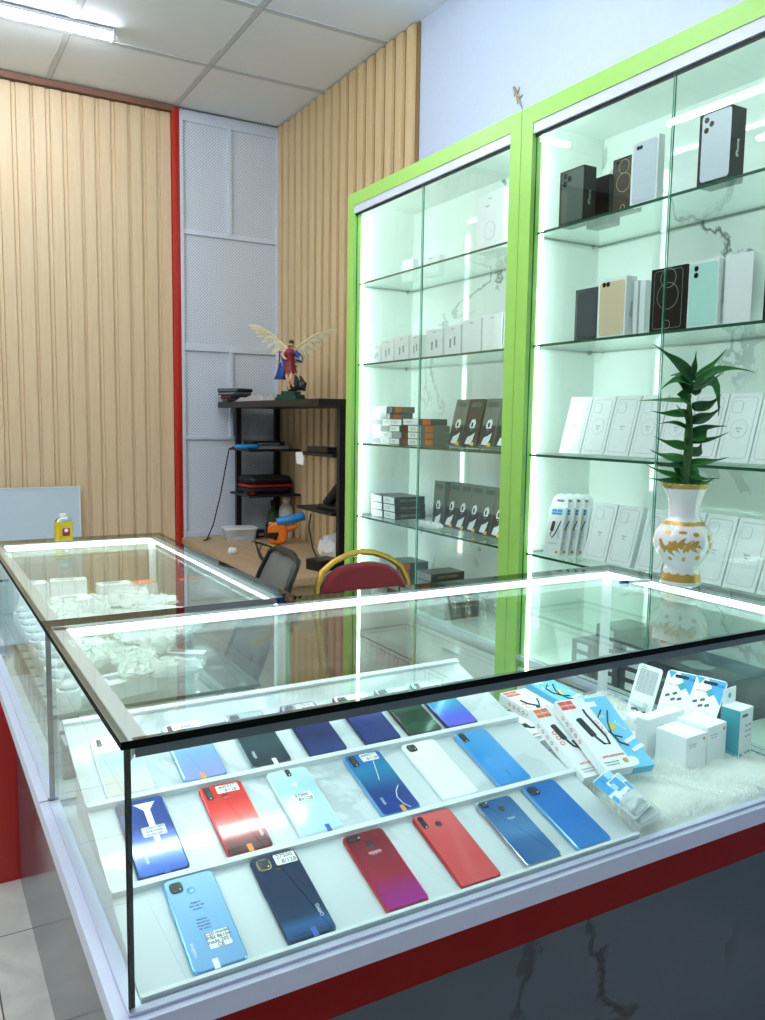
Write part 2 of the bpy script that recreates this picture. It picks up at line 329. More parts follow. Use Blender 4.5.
for (a, b, c, d) in ((1.277, XW, 3.275, 3.325), (1.277, XW, 2.618, 2.648), (1.277, XW, 1.92, 1.965), (1.277, XW, 1.372, 1.392), (1.277, XW, .74, .79), (1.277, XW, .0, .05),
                     (1.277, 1.297, 0, 3.32), (XW-.022, XW, 0, 3.32), (1.58, 1.6, 2.64, 3.28), (1.585, 1.605, 1.38, 1.93), (1.585, 1.605, .05, .75)):
    f.box(a, b, y0-(.002 if b-a < .1 else 0), y1, c, d)
f.build('partition_frame', 'panel_frame', pt)
wr = struct(MB().box(XW+.012, XW+.2, -5, 4.4, 0, ZC+.01).build('wall_right', 'white_paint'), 'bluish white painted wall behind the cabinets', 'wall')
s = MB(); y = YB
while y > 2.50:
    w = .07; s.loft([[(XW+.012-d, y-i, z) for i, d in ((0, 0), (.004, .022), (w-.004, .022), (w, 0))][::-1] for z in (0, ZC-.003)], 0, I4, True)
    s.box(XW+.004, XW+.013, y-.098, y-w, 0, ZC-.003, 1)  # groove filler coloured dark brown to deepen the shade between slats
    y -= .098
s.build('slat_cladding', ['slat_wood_right', 'groove_shade'], wr)
# ceiling tubes
def tube_light(x, y, along, label, L=1.2):
    t = thing('tube_light', label, 'ceiling light', (x, y, ZC-.002), (0, 0, 0 if along == 'x' else R(90)), 'slim tube lights on the ceiling')
    MB().box(-L/2, L/2, -.028, .028, -.016, 0).build('housing', 'alloy_white', t)
    MB().loft([[(sx*(L/2-.008), .027*math.cos(a), -.016-.026*math.sin(a)) for a in [math.pi*k/8 for k in range(9)]] for sx in (-1, 1)], 0, I4, True, False).build('diffuser', 'tube_light', t)
    for sx in (-1, 1): MB().box(min(sx*L/2, sx*(L/2-.008)), max(sx*L/2, sx*(L/2-.008)), -.029, .029, -.045, -.016).build('end_cap', 'alloy_white', t)
tube_light(.13, 3.335, 'x', 'glowing tube light at the top left corner of the ceiling, above the slatted wall')
tube_light(-.72, 2.13, 'y', 'tube light over the aisle, mirrored in the tall cabinet glass above the boxes')
tube_light(-1.4, 2.0, 'y', 'tube light farther left over the aisle, mirrored at the edge of the tall cabinet glass')
tube_light(.85, 1.55, 'x', 'unseen tube light added on the ceiling over the passage behind the near counter')  # added out of view to raise the light inside the shop
tube_light(.55, .55, 'x', 'unseen tube light added on the ceiling over the near counter')  # extra tube above the view, put in for more light from overhead
tube_light(-1.0, .7, 'y', 'unseen tube light added to brighten the floor left of the near counter')  # put in to lift the dark floor at the left, not in view
tube_light(-2.1, .9, 'y', 'unseen tube light added for the floor, farthest to the left of the counters')  # another added tube for the left floor, outside the view
# ================================================================ display counters
ZT = .783; HG = ZT+.336
def led_edge(parent, p0, p1, a, b, w=.02, m='alloy_white'):
    """aluminium corner profile from p0 to p1; legs along directions a and b; diffuser across them"""
    p0, p1, a, b = map(Vector, (p0, p1, a, b))
    vs = [p0, p0+a*w, p0+b*w, p1, p1+a*w, p1+b*w]
    c = MB().add([tuple(v) for v in vs], [(0, 1, 4, 3), (0, 3, 5, 2), (0, 2, 1), (3, 4, 5)])
    o = c.build('led_profile', m, parent)
    k = w*.9; q = (p0+a*k, p1+a*k, p1+b*k, p0+b*k)
    MB().add([tuple(v) for v in q], [(0, 1, 2, 3)]).build('diffuser', 'led_counter', o)
def counter_base(t, x0, x1, y0, y1, front=True):
    """plinth, red band, projecting ledge and the white display floor"""
    MB().box(x0+.055, x1-.03, y0+(.035 if front else .001), y1+(.0150 if front else .095), 0, .668).build('plinth', 'counter_marble', t)
    MB().box(x0+.012, x1-.006, y0+(.010 if front else .001), y1+(.0150 if front else -.006), .668, .752).build('red_band', 'counter_red', t)
    yo = y0-.018 if front else y0+.0005
    X0, X1, Y1 = x0-.022, x1+.02, y1+.01
    l = MB().box(X0, X1, yo, Y1, .752, ZT-.010).box(X0, x0+.012, yo, Y1, ZT-.010, ZT).box(x1-.010, X1, yo, Y1, ZT-.010, ZT).box(x0+.012, x1-.010, Y1-.018, Y1, ZT-.010, ZT)
    if front: l.box(x0+.012, x1-.010, yo, y0+.006, ZT-.010, ZT)
    l.build('ledge', 'lilac_ledge', t)
    k = MB()   # slim raised channel that holds the glass
    if front: k.box(x0-.006, x1+.004, y0-.006, y0+.0055, ZT+.0003, ZT+.004)
    k.box(x0-.006, x0+.012, y0+(.0055 if front else 0), y1, ZT+.0003, ZT+.004)
    k.build('glass_channel', 'lilac_ledge', t)
    MB().box(x0+.012, x1-.012, y0+.012, y1-.012, ZT-.0098, ZT-.007).build('display_floor', 'display_white', t)
DX, DY = 1.393, .626
near = thing('display_counter', 'long glass display counter in front with rows of phones inside', 'display counter', (0, 0, 0), group='glass display counters')
counter_base(near, -.004, DX, -.004, DY)
MB().pane(-.0075, DX, -.008, -.0, ZT+.002, HG, 'y', 0, 1).build('front_glass', ['clear_glass', 'glass_edge_dark'], near)
MB().pane(-.008, -.0, .0005, DY, ZT+.002, HG, 'x', 0, 1).build('side_glass', ['side_glass', 'glass_edge_dark'], near)
MB().pane(DX-.008, DX, .0005, DY, ZT+.002, HG, 'x', 0, 1).build('side_glass', ['clear_glass', 'glass_edge'], near)
MB().pane(0.0, DX-.009, DY-.008, DY, ZT+.002, HG, 'y', 0, 1).build('back_glass', ['clear_glass', 'glass_edge'], near)
MB().pane(-.014, DX+.006, -.014, DY+.001, HG, HG+.010, 'z', 0, 1).build('top_glass', ['clear_glass', 'glass_edge_dark'], near)
z = HG-.0005
led_edge(near, (.004, DY-.012, z), (DX-.012, DY-.012, z), (0, -1, 0), (0, 0, -1), .022)
led_edge(near, (DX-.011, .012, z), (DX-.011, DY-.014, z), (-1, 0, 0), (0, 0, -1), .022)
led_edge(near, (.002, .006, z), (.002, DY-.014, z), (1, 0, 0), (0, 0, -1), .022)
led_edge(near, (.006, .003, z), (DX-.014, .003, z), (0, 1, 0), (0, 0, -1), .018, 'profile_dark')
MB().box(DX-.03, DX-.012, DY-.03, DY-.012, ZT+.003, HG-.024).build('corner_post', 'alloy_white', near)
LX, LY0, LY1 = .481, DY+.003, 1.717
left = thing('display_counter', 'glass display counter at the left, heaped with white accessories', 'display counter', (0, 0, 0), group='glass display counters')
counter_base(left, -.004, LX, LY0+.012, LY1, front=False)
MB().pane(-.008, -.0, LY0, LY1, ZT+.002, HG, 'x', 0, 1).build('side_glass', ['side_glass', 'glass_edge_dark'], left)
MB().pane(LX-.008, LX, LY0+.01, LY1, ZT+.002, HG, 'x', 0, 1).build('side_glass', ['clear_glass', 'glass_edge_light'], left)
MB().pane(.0005, LX-.009, LY1-.008, LY1, ZT+.002, HG, 'y', 0, 1).build('back_glass', ['clear_glass', 'glass_edge_light'], left)
MB().pane(-.014, LX+.01, LY0, LY1+.006, HG, HG+.010, 'z', 0, 1).build('top_glass', ['clear_glass', 'glass_edge_dark'], left)
led_edge(left, (.004, LY1-.010, z), (LX-.012, LY1-.010, z), (0, -1, 0), (0, 0, -1), .022)
led_edge(left, (LX-.010, LY0+.02, z), (LX-.010, LY1-.012, z), (-1, 0, 0), (0, 0, -1), .022)
led_edge(left, (.002, LY0+.01, z), (.002, LY1-.012, z), (1, 0, 0), (0, 0, -1), .022)
MB().box(LX-.03, LX-.011, LY0+.006, LY0+.025, ZT+.003, HG-.024).build('corner_post', 'alloy_white', left)
MB().box(LX-.03, LX-.011, LY1-.03, LY1-.011, ZT+.003, HG-.024).build('corner_post', 'alloy_white', left)
SHL = .918
MB().box(-.014, LX+.01, DY+.0012, LY0-.0002, HG-.001, HG+.0104).build('rubber_seam', 'black_plastic', left)
MB().pane(.012, LX-.035, .72, LY1-.035, SHL-.008, SHL, 'z', 0, 1).build('glass_shelf', ['clear_glass', 'glass_edge'], left)
for (bx, by) in ((.020, .735), (LX-.06, .76), (.020, LY1-.06), (LX-.06, LY1-.08)):
    MB().cyl(.007, ZT+.003, SHL-.008, 10, 0, T(bx, by, 0)).build('shelf_leg', 'alloy', left)
# third counter standing behind the left one, towards the left wall
third = thing('display_stand', 'narrow red based glass stand beyond the left counter, at the left edge', 'display stand', (0, 0, 0))
MB().box(-.045, .056, 1.832, 2.35, 0, .752).build('plinth', 'red_gloss', third)
MB().box(-.045, .06, 1.822, 2.36, .752, .785).build('ledge', 'lilac_ledge', third)
MB().pane(-.035, .045, 1.836, 1.843, .786, .985, 'y', 0, 1).pane(.038, .045, 1.845, 2.34, .786, .985, 'x', 0, 1).build('case_glass', ['clear_glass', 'glass_edge_light'], third)
MB().pane(-.045, .05, 1.83, 2.35, .985, .993, 'z', 0, 1).build('top_glass', ['clear_glass', 'glass_edge'], third)
MB().box(-.03, .03, 1.99, 2.30, .786, .94).build('back_board', 'board_blue_white', third)
# ================================================================ tall cabinets
SH = [2.118, 1.758, 1.400, 1.066]; CT = 2.51; CX = 1.56
def cabinet(y0, y1, label):
    """y1 is the far side (left in the photograph)"""
    t = thing('display_cabinet', label, 'display cabinet', (0, 0, 0), group='green framed glass cabinets')
    W = .056; e = .0008
    MB().box(CX, CX+.04, y0+e, y0+W, 0, CT).box(CX, CX+.04, y1-W, y1-e, 0, CT).box(CX, CX+.04, y0+W, y1-W, CT-.055, CT).box(CX, CX+.03, y0+W, y1-W, 0, .07).build('frame', 'lime_green', t)
    MB().box(CX+.04, XW-.004, y1-.02, y1-e, 0, CT-.002).build('side_panel', 'cabinet_white', t)
    MB().box(CX+.04, XW-.004, y0+e, y0+.02, 0, CT-.002).build('side_panel', 'cabinet_white', t)
    MB().box(CX+.04, XW-.004, y0+.02, y1-.02, CT-.04, CT-.002).build('top_panel', 'cabinet_white', t)
    MB().box(1.90, XW-.004, y0+.02, y1-.02, .70, CT-.04).build('back_panel', 'marble_back', t)
    MB().box(CX+.03, 1.90, y0+.02, y1-.02, .675, .70).build('bottom_board', 'cabinet_white', t)
    ym = (y0+y1)/2
    for a, b in ((y0+W, ym), (ym, y1-W)):
        dr = MB().box(CX+.008, CX+.024, a+.003, b-.003, .38, .672).build('drawer', 'cabinet_white', t)
        MB().box(CX+.002, CX+.008, (a+b)/2-.06, (a+b)/2+.06, .62, .632).build('handle', 'alloy', dr)
        MB().box(CX+.008, CX+.024, a+.003, b-.003, .075, .375).build('cupboard_door', 'cabinet_white', t)
    MB().box(CX+.003, CX+.035, y0+W, y1-W, CT-.088, CT-.055).box(CX+.012, CX+.016, y0+W, y1-W, CT-.098, CT-.088, 1).build('top_track', ['track_metal', 'black_metal'], t)
    MB().box(CX+.003, CX+.035, y0+W, y1-W, .70, .715).build('bottom_track', 'track_metal', t)
    MB().pane(CX+.0155, CX+.0205, ym-.001, y1-W-.001, .716, CT-.09, 'x', 0, 1).build('glass_door', ['door_glass', 'glass_edge'], t)
    MB().pane(CX+.010, CX+.015, y0+W+.001, ym+.001, .716, CT-.09, 'x', 0, 1).build('glass_door', ['door_glass', 'glass_edge_light'], t)
    for zs in SH:
        sh = MB().pane(1.592, 1.897, y0+.024, y1-.024, zs-.008, zs, 'z', 0, 1).build('glass_shelf', ['clear_glass', 'glass_edge'], t)
        for px in (1.62, 1.87):
            for py, d in ((y0+.0205, 1), (y1-.0205, -1)): MB().cyl(.004, 0, .016, 8, 0, T(px, py, zs-.0125) @ RX(-90*d)).build('shelf_pin', 'alloy', sh)
    for yy, d in ((y1-W, 1), (y0+W, -1)):
        l = MB().box(CX+.040, CX+.056, min(yy, yy+.014*d), max(yy, yy+.014*d), .72, CT-.1).build('led_profile', 'alloy', t)
        MB().add([(CX+.0565, yy-.002*d, .72), (CX+.0565, yy+.014*d, .72), (CX+.0565, yy+.014*d, CT-.1), (CX+.0565, yy-.002*d, CT-.1),
                  (CX+.042, yy-.002*d, .72), (CX+.042, yy-.002*d, CT-.1)], [(0, 1, 2, 3), (0, 3, 5, 4)]).build('diffuser', 'led_cool', l)
    l = MB().box(CX+.042, CX+.056, y0+W, y1-W, CT-.056, CT-.042).build('led_profile', 'alloy', t)
    MB().add([(CX+.057, y0+W, CT-.057), (CX+.057, y1-W, CT-.057), (CX+.057, y1-W, CT-.042), (CX+.057, y0+W, CT-.042)], [(0, 1, 2, 3)]).build('diffuser', 'led_cool', l)
    return t
cabinet(1.2535, 2.473, 'green framed glass cabinet farther back, holding charger boxes and stacked cartons')
cabinet(.03, 1.2525, 'green framed glass cabinet nearer, with phone boxes on its upper shelves')
# ================================================================ phones on the sloping display board
SL = math.atan(.3); Z0 = ZT-.0066
BW = .868
board = thing('display_board', 'sloping white marbled board with raised strips holding three rows of phones', 'display board', (0, .004, Z0), (SL, 0, 0))
MB().box(.009, BW, .0, .595, -.0, .006).build('board_panel', 'board_marble', board)
for yy, yt in ((.0052, .0054), (.176, .010), (.355, .010)):
    MB().box(.009, BW, yy, yy+yt, .006, .016).build('ledge_strip', 'display_white', board)
MB().box(.009, BW, .583, .595, .006, .012).build('back_rim', 'display_white', board)
# wedge supports under the board
for xx in (.03, .43, .83):
    MB().add([(xx, .02, .0002), (xx, .57, .0002), (xx, .57, .168), (xx+.012, .02, .0002), (xx+.012, .57, .0002), (xx+.012, .57, .168)],
             [(0, 2, 1), (3, 4, 5), (0, 1, 4, 3), (1, 2, 5, 4), (2, 0, 3, 5)], 0, RX(-math.degrees(SL)) @ T(0, 0, 0)).build('support', 'display_white', board)
mat('frame_chrome', '#aab3ba', .15, metal=.9)
def phone(row, xc, label, stops, camera, W=.0755, L=.161, frame='frame_chrome', rough=.1, noise=0, sticker=None, st_pos=(.012, .118), st_size=(.036, .014), fp=None, logo=None, tape=None, extra=None, yaw=0, flip=False, metal=.25, dyaw=0):
    y = {1: .0112, 2: .1868, 3: .3658}[row]; cs = math.cos(SL); sn = math.sin(SL)
    yy = .004 + y*cs - .0062*sn; zz = Z0 + y*sn + .0062*cs
    H = .0085; w2 = W/2
    t = thing('smartphone', label, 'phone', (xc, yy+.0006, zz), (SL, 0, R(dyaw)), 'phones in rows on the display board')
    C = T(0, L/2+.0012, 0)
    MB().slab(W, L, .009, 0, H, .0028, 0, C, n=5).build('body', frame, t)
    cover = 'cover_%d_%d' % (row, int(xc*1000)); ramp_mat(cover, [(p*L, c) for p, c in stops], rough, 1, metal, 1, noise)
    MB().slab(W-.0042, L-.0042, .0075, H-.0006, H+.0005, .0005, 0, C, n=5).build('back_cover', cover, t)
    top = H+.0005; Y1 = L+.0012
    if camera:
        kind, cx, cyy, cw, ch = camera
        cx = -w2+cx; cyy = Y1-cyy
        cmod = MB().slab(cw, ch, min(cw, ch)*.28, top-.0003, top+.0014, .0005, 0, T(cx, cyy, 0), n=5)
        cm = cmod.build('camera_module', {'gold': 'wire_gold'}.get(extra and extra.get('rim'), 'black_gloss'), t)
        if extra and extra.get('rim'):
            MB().slab(cw-.003, ch-.003, min(cw, ch)*.26, top+.0012, top+.0018, 0, 0, T(cx, cyy, 0), n=5).build('camera_glass', 'black_gloss', cm)
        pts = {'sq': [(-.25, .25), (.25, .25), (-.25, -.25)], 'vert': [(0, .33), (0, 0), (0, -.3)], 'duo': [(0, .24), (0, -.1)], 'horiz': [(-.25, 0), (.12, 0)], 'round': [(0, 0)]}[kind]
        for (a, b) in pts:
            r = {'sq': .19, 'vert': .28, 'duo': .3, 'horiz': .3, 'round': .36}[kind]*min(cw, ch)
            ln = MB().lathe([(r, 0), (r, .0008), (r*.8, .0012), (r*.72, .0009), (.0001, .0009)], 14, 0, T(cx+a*cw, cyy+b*ch, top+.0013))
            ln.m = [0 if k < 28 else 1 for k in range(len(ln.f))]
            ln.build('lens', ['lens_ring', 'lens'], cm)
        fl = {'sq': (.25, -.25), 'vert': (0, -.44), 'duo': (0, -.38), 'horiz': (.37, 0), 'round': (.45, .3)}[kind]
        MB().cyl(.0013, 0, .0006, 8, 0, T(cx+fl[0]*cw, cyy+fl[1]*ch, top+.0014)).build('flash', 'paper_white', cm)
    if fp:
        MB().lathe([(.0062, 0), (.0062, .0003), (.0052, .0003), (.0051, .0001), (.0001, .0001)], 18, 0, T(-w2+fp[0], Y1-fp[1], top)).build('fingerprint_sensor', fp[2] if len(fp) > 2 else 'black_gloss', t)
    if sticker:
        s = MB().slab(st_size[0], st_size[1], .002, top+.0001, top+.0005, 0, 0, T(st_pos[0], st_pos[1], 0)).build('price_sticker', 'paper_white', t)
        for k, line in enumerate(sticker):
            text('writing', line, st_size[1]*(.5 if len(sticker) < 3 else .28), 'ink', s, T(st_pos[0]+(.004*k if len(sticker) < 3 else 0), st_pos[1]+st_size[1]*(.5-(k+.5)/len(sticker)), top+.0006))
    if logo:
        s, lx, ly, rz, sz, m = logo
        text('logo', s, sz, m, t, T(lx, ly, top+.0002) @ RZ(rz))
    if tape:
        c, tx = tape
        MB().box(tx-.004, tx+.004, .0035, .016, top, top+.0003).box(tx-.004, tx+.004, .0008, .0035, top-.001, top+.0003).build('pull_tab', c, t)
    if extra and extra.get('seam'):
        MB().box(-w2-.0006, -w2+.001, L*.55, L*.72, H*.35, H*.65).build('volume_key', frame, t)
    return t
mat('frame_blue', '#6fa9dc', .15, metal=.5); mat('frame_navy', '#22335a', .15, metal=.6); mat('frame_red', '#b3202a', .15, metal=.5); mat('frame_white', '#e6edef', .2, metal=.1)
mat('tab_orange', '#e8983a', .5); mat('tab_blue', '#2d55b8', .4); mat('silver_logo', '#dfe6ea', .3, metal=.4)
SEAM = {'seam': 1}
# front row
p = phone(1, .1145, 'light blue phone with square black camera and white specification sticker, front row left end', [(0, '#86b9ea'), (.5, '#8fc1ee'), (1, '#a3cdf3')], ('sq', .016, .019, .0185, .0185), W=.0745, L=.1625, frame='frame_blue', metal=.05,
      sticker=['C20 model', 'IMEI 86104', 'made 2021', 'CE'], st_pos=(.009, .044), st_size=(.031, .027), fp=(.0345, .029, 'frame_blue'), logo=('realme', -.028, .037, 90, .0085, 'silver_logo'), tape=('paper_white', -.006), extra=SEAM)
for k, (ln, yy) in enumerate((('Design by', .112), ('8MP  HD  4G', .106), ('Dual SIM', .100), ('Shenzhen', .082), ('Input 5V 2A', .0765), ('Model RMX', .071), ('CE  UKCA', .066))):
    text('small_print', ln, .0036, 'ink_blue', p, T(-.003, yy, .0092))
phone(1, .2455, 'dark navy phone with gold rimmed square camera and handwritten sticker at its top', [(0, '#123058'), (.15, '#2f68a4'), (.25, '#16365c'), (.6, '#0f2a4e'), (1, '#142b50')], ('sq', .0175, .019, .021, .021), W=.0745, frame='frame_navy',
      sticker=['27500', '8/128'], st_pos=(.016, .146), st_size=(.034, .021), fp=(.0365, .03), logo=('OPPO', .026, .04, 90, .0085, 'silver_logo'), tape=('tab_blue', .004), extra={'rim': 'gold', 'seam': 1})
phone(1, .4005, 'red phone fading to purple, small horizontal camera and wide wordmark, front row', [(0, '#b0189a'), (.25, '#a8157e'), (.5, '#a5162f'), (1, '#7d1420')], ('horiz', .0165, .0125, .023, .0105), W=.0745, L=.157, frame='frame_red', noise=.03,
      fp=(.037, .03), logo=('oppo', 0, .112, 0, .011, 'silver_logo'))
phone(1, .5345, 'coral red phone with upright three lens camera, front row', [(0, '#d8474e'), (.5, '#d3434b'), (1, '#d9525a')], ('vert', .012, .0195, .0095, .0265), W=.077, L=.160, frame='frame_red', metal=.1, fp=(.037, .030), extra=SEAM)
phone(1, .661, 'steel blue glossy phone with small round camera in the corner, front row', [(0, '#3d76b4'), (.45, '#2d66a6'), (.6, '#4f88c2'), (1, '#285b97')], ('round', .0135, .011, .0135, .0115), W=.0765, L=.153, frame='frame_chrome', noise=.04,
      fp=(.0395, .027), logo=('oppo', .004, .103, 0, .008, 'silver_logo'))
phone(1, .772, 'bright blue phone with black square camera, right end of the front row', [(0, '#2e7fd0'), (.5, '#2373c6'), (1, '#2a6db9')], ('sq', .016, .018, .021, .021), W=.0785, L=.162, frame='frame_blue', metal=.1, extra=SEAM)
# middle row
p = phone(2, .0865, 'deep blue phone with white tape and sticker, middle row behind the glass corner', [(0, '#2c57b4'), (.3, '#22479c'), (.6, '#1c3782'), (1, '#2a4d9e')], ('sq', .0135, .019, .018, .023), W=.0765, L=.163, frame='frame_navy',
      sticker=['CLEAN USED', '4GB 64GB', 'DUAL SIM'], st_pos=(.006, .088), st_size=(.036, .021), logo=('vivo', -.019, .034, 90, .011, 'silver_logo'), tape=('tab_blue', .004), extra=SEAM)
MB().add([(x+.006, y, .00935) for x, y in ((-.006, .052), (.008, .052), (.005, .060), (.005, .135), (.016, .152), (-.018, .152), (-.005, .135), (-.004, .060))], [(0, 1, 2, 3, 4, 5, 6, 7)]).build('tape', 'paper_white', p)
phone(2, .2195, 'red phone fading to black at its lower end, sticker and orange tab', [(0, '#2a0608'), (.2, '#5a0d0f'), (.55, '#d32319'), (1, '#e02d22')], ('vert', .0125, .0205, .0105, .029), W=.0745, L=.160, frame='frame_red',
      sticker=['#45577', '8/128'], st_pos=(.009, .145), st_size=(.038, .018), fp=(.037, .034, 'frame_red'), logo=('oppo', .026, .035, 90, .0095, 'silver_logo'), tape=('tab_orange', .0))
phone(2, .3405, 'pale ice blue phone with sticker across its middle and upright camera', [(0, '#bfe3ea'), (.4, '#c6e6ee'), (.7, '#a9d6e6'), (1, '#d3e9ee')], ('duo', .0375, .0125, .0085, .017), W=.0755, L=.161, frame='frame_white', metal=.1,
      sticker=['37500', '8+128'], st_pos=(.0, .086), st_size=(.038, .020), fp=(.037, .042, 'frame_white'), tape=('tab_blue', .012))
p = phone(2, .4905, 'blue and teal phone with rectangular camera, sticker and curved white streak', [(0, '#173a9c'), (.4, '#123a86'), (.75, '#1c86b4'), (1, '#2a6db6')], ('vert', .0145, .0195, .0125, .027), W=.0765, L=.161, frame='frame_blue', noise=.02,
      sticker=['#44577', '8/128'], st_pos=(.010, .147), st_size=(.034, .020), logo=('vivo', -.022, .034, 90, .011, 'silver_logo'), tape=('tab_orange', .004), extra={'seam': 1, 'rim': None})
MB().tube([(.012, .135, .0092), (.006, .112, .0092), (.002, .098, .0092), (-.002, .084, .0092)], .0007, 6).build('white_streak', 'silver_logo', p)  # thin curved white line lying on the cover
MB().tube([(.024, .062, .0092), (.013, .050, .0092), (.007, .035, .0092), (.010, .018, .0092), (.018, .006, .0092)], .0008, 6).build('white_streak', 'silver_logo', p)
phone(2, .6135, 'plain white phone with black square camera, middle row', [(0, '#eef3f4'), (1, '#f3f6f6')], ('sq', .0165, .0165, .019, .019), W=.0765, L=.160, frame='frame_white', metal=0, extra=SEAM)
phone(2, .7345, 'sky blue phone with upright black camera, right end of the middle row', [(0, '#2f8ad8'), (.5, '#3f97de'), (1, '#5aa9e2')], ('vert', .0145, .0185, .0125, .027), W=.0775, L=.160, frame='frame_blue', metal=.1, logo=('realme', .0, .028, 90, .008, 'frame_blue'), extra=SEAM)
# back row
phone(3, .0800, 'pearly white phone lying at the left end of the back row', [(0, '#e6ddd2'), (.35, '#f0ece4'), (.7, '#cfe9ea'), (1, '#dfeeee')], ('duo', .014, .018, .009, .019), W=.0775, L=.158, frame='frame_white', rough=.08, noise=.05)
phone(3, .2045, 'lavender to pale blue phone with small sticker and orange tab, back row', [(0, '#a7a6ea'), (.4, '#8fb7ee'), (.8, '#a9dcf0'), (1, '#cfeef2')], ('duo', .0135, .017, .0095, .022), W=.0755, L=.160, frame='frame_blue',
      sticker=['37500'], st_pos=(.006, .146), st_size=(.034, .016), tape=('tab_orange', -.004))
phone(3, .3250, 'dark slate phone with white tab at its lower edge, back row', [(0, '#22343c'), (.4, '#3a5058'), (.8, '#1b2b33'), (1, '#41575f')], ('sq', .0165, .018, .019, .021), W=.0765, L=.160, frame='frame_chrome', logo=('vivo', -.024, .034, 90, .012, 'silver_logo'), tape=('paper_white', .006))
phone(3, .4370, 'navy phone with a handwritten sticker at its top end, back row', [(0, '#2a3a7c'), (.4, '#1b2760'), (.8, '#2e3f86'), (1, '#18224e')], ('sq', .0165, .018, .019, .021), W=.0765, L=.160, frame='frame_navy', sticker=['27500', '8/128'], st_pos=(.012, .144), st_size=(.038, .021))
phone(3, .5530, 'royal blue phone with pale reflection painted into its upper half, fifth in the back row', [(0, '#23327e'), (.4, '#1d2b78'), (.75, '#5b64b0'), (1, '#a08fc0')], ('horiz', .018, .014, .021, .011), W=.0785, L=.160, frame='frame_navy')  # upper ramp stops paint a pale reflection over the blue
phone(3, .6490, 'black phone with uneven green bands, sixth in the back row', [(0, '#10221c'), (.3, '#1d4a3c'), (.5, '#0f2520'), (.8, '#39584e'), (1, '#54706a')], ('sq', .0165, .018, .019, .021), W=.0765, L=.160, frame='black_gloss', noise=.05)  # green tones run in uneven bands along the cover
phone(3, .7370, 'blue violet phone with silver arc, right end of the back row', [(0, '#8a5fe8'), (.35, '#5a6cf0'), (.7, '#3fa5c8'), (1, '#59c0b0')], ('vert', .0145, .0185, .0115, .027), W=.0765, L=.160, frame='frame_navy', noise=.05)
# ================================================================ fur mat and accessories at the right
MX0, MX1, MY0, MY1, MZ = .874, 1.378, .014, .608, ZT-.0068
def fur():
    rnd = random.Random(3); m = MB()
    def hgt(x, y):
        e = min(1, max(0, min(x-MX0, MX1-x, (y-MY0), MY1-y))/.02)
        return (.014+.006*math.sin(x*31+1)*math.sin(y*27)+.003*math.sin(x*71+y*53))*e**.5+.001
    nx, ny = 44, 50; g = []
    for j in range(ny+1):
        for i in range(nx+1):
            x = MX0+(MX1-MX0)*i/nx; y = MY0+(MY1-MY0)*j/ny; g.append((x, y, MZ+max(.001, hgt(x, y))))
    m.add(g, [(j*(nx+1)+i, j*(nx+1)+i+1, (j+1)*(nx+1)+i+1, (j+1)*(nx+1)+i) for j in range(ny) for i in range(nx)], 0, I4, True)
    m.box(MX0, MX1, MY0, MY1, MZ, MZ+.0008)
    for _ in range(14000):
        x = rnd.uniform(MX0+.004, MX1-.004); y = rnd.uniform(MY0+.004, MY1-.004); z = MZ+max(.001, hgt(x, y))
        cx, cyy = math.sin(x*24+3*math.sin(y*11)), math.cos(y*19+2*math.sin(x*17)); n = math.hypot(cx, cyy)+.2
        a, b = cx/n+rnd.gauss(0, .3), cyy/n+rnd.gauss(0, .3); ln = rnd.uniform(.016, .030)
        q = [Vector((x, y, z-.001)), Vector((x+a*ln*.35, y+b*ln*.35, z+ln*.30)), Vector((x+a*ln*.95, y+b*ln*.95, z+ln*.22))]
        for v in q:
            v.x = min(MX1, max(MX0, v.x)); v.y = min(MY1, max(MY0-.003, v.y))
        wv = Vector((-b, a, .2)).normalized()*rnd.uniform(.0005, .0009)
        m.add([q[0]-wv, q[0]+wv, q[1]+wv*.8, q[1]-wv*.8, q[2]], [(0, 1, 2, 3), (3, 2, 4)], 0, I4, True)
    o = m.build('fur_mat', 'fur'); return tag(o, 'fluffy white fur mat under the accessories at the right of the counter', 'mat', kind='stuff')
fur()
FZ = MZ+.014     # where things come to rest in the fur
def lean_frame(b, t, zb, L, far=True):
    """frame of a box lying back on the pile: foot point, then up its length; returns a matrix (x across, y up the length, z outwards)"""
    B = onz(b[0], b[1], zb); q = ray(*t); A = q.dot(q); bb = 2*q.dot(CAM-B); cc = (CAM-B).dot(CAM-B)-L*L; D = max(0, bb*bb-4*A*cc)
    P = CAM + q*((-bb+(1 if far else -1)*math.sqrt(D))/(2*A)); Y = (P-B).normalized(); X = Vector((0, 0, 1)).cross(Y)*-1; X.z = 0
    X = Y.cross(Vector((0, 0, 1))).normalized(); Z = X.cross(Y)
    return Matrix(((X.x, Y.x, Z.x, B.x), (X.y, Y.y, Z.y, B.y), (X.z, Y.z, Z.z, B.z), (0, 0, 0, 1)))
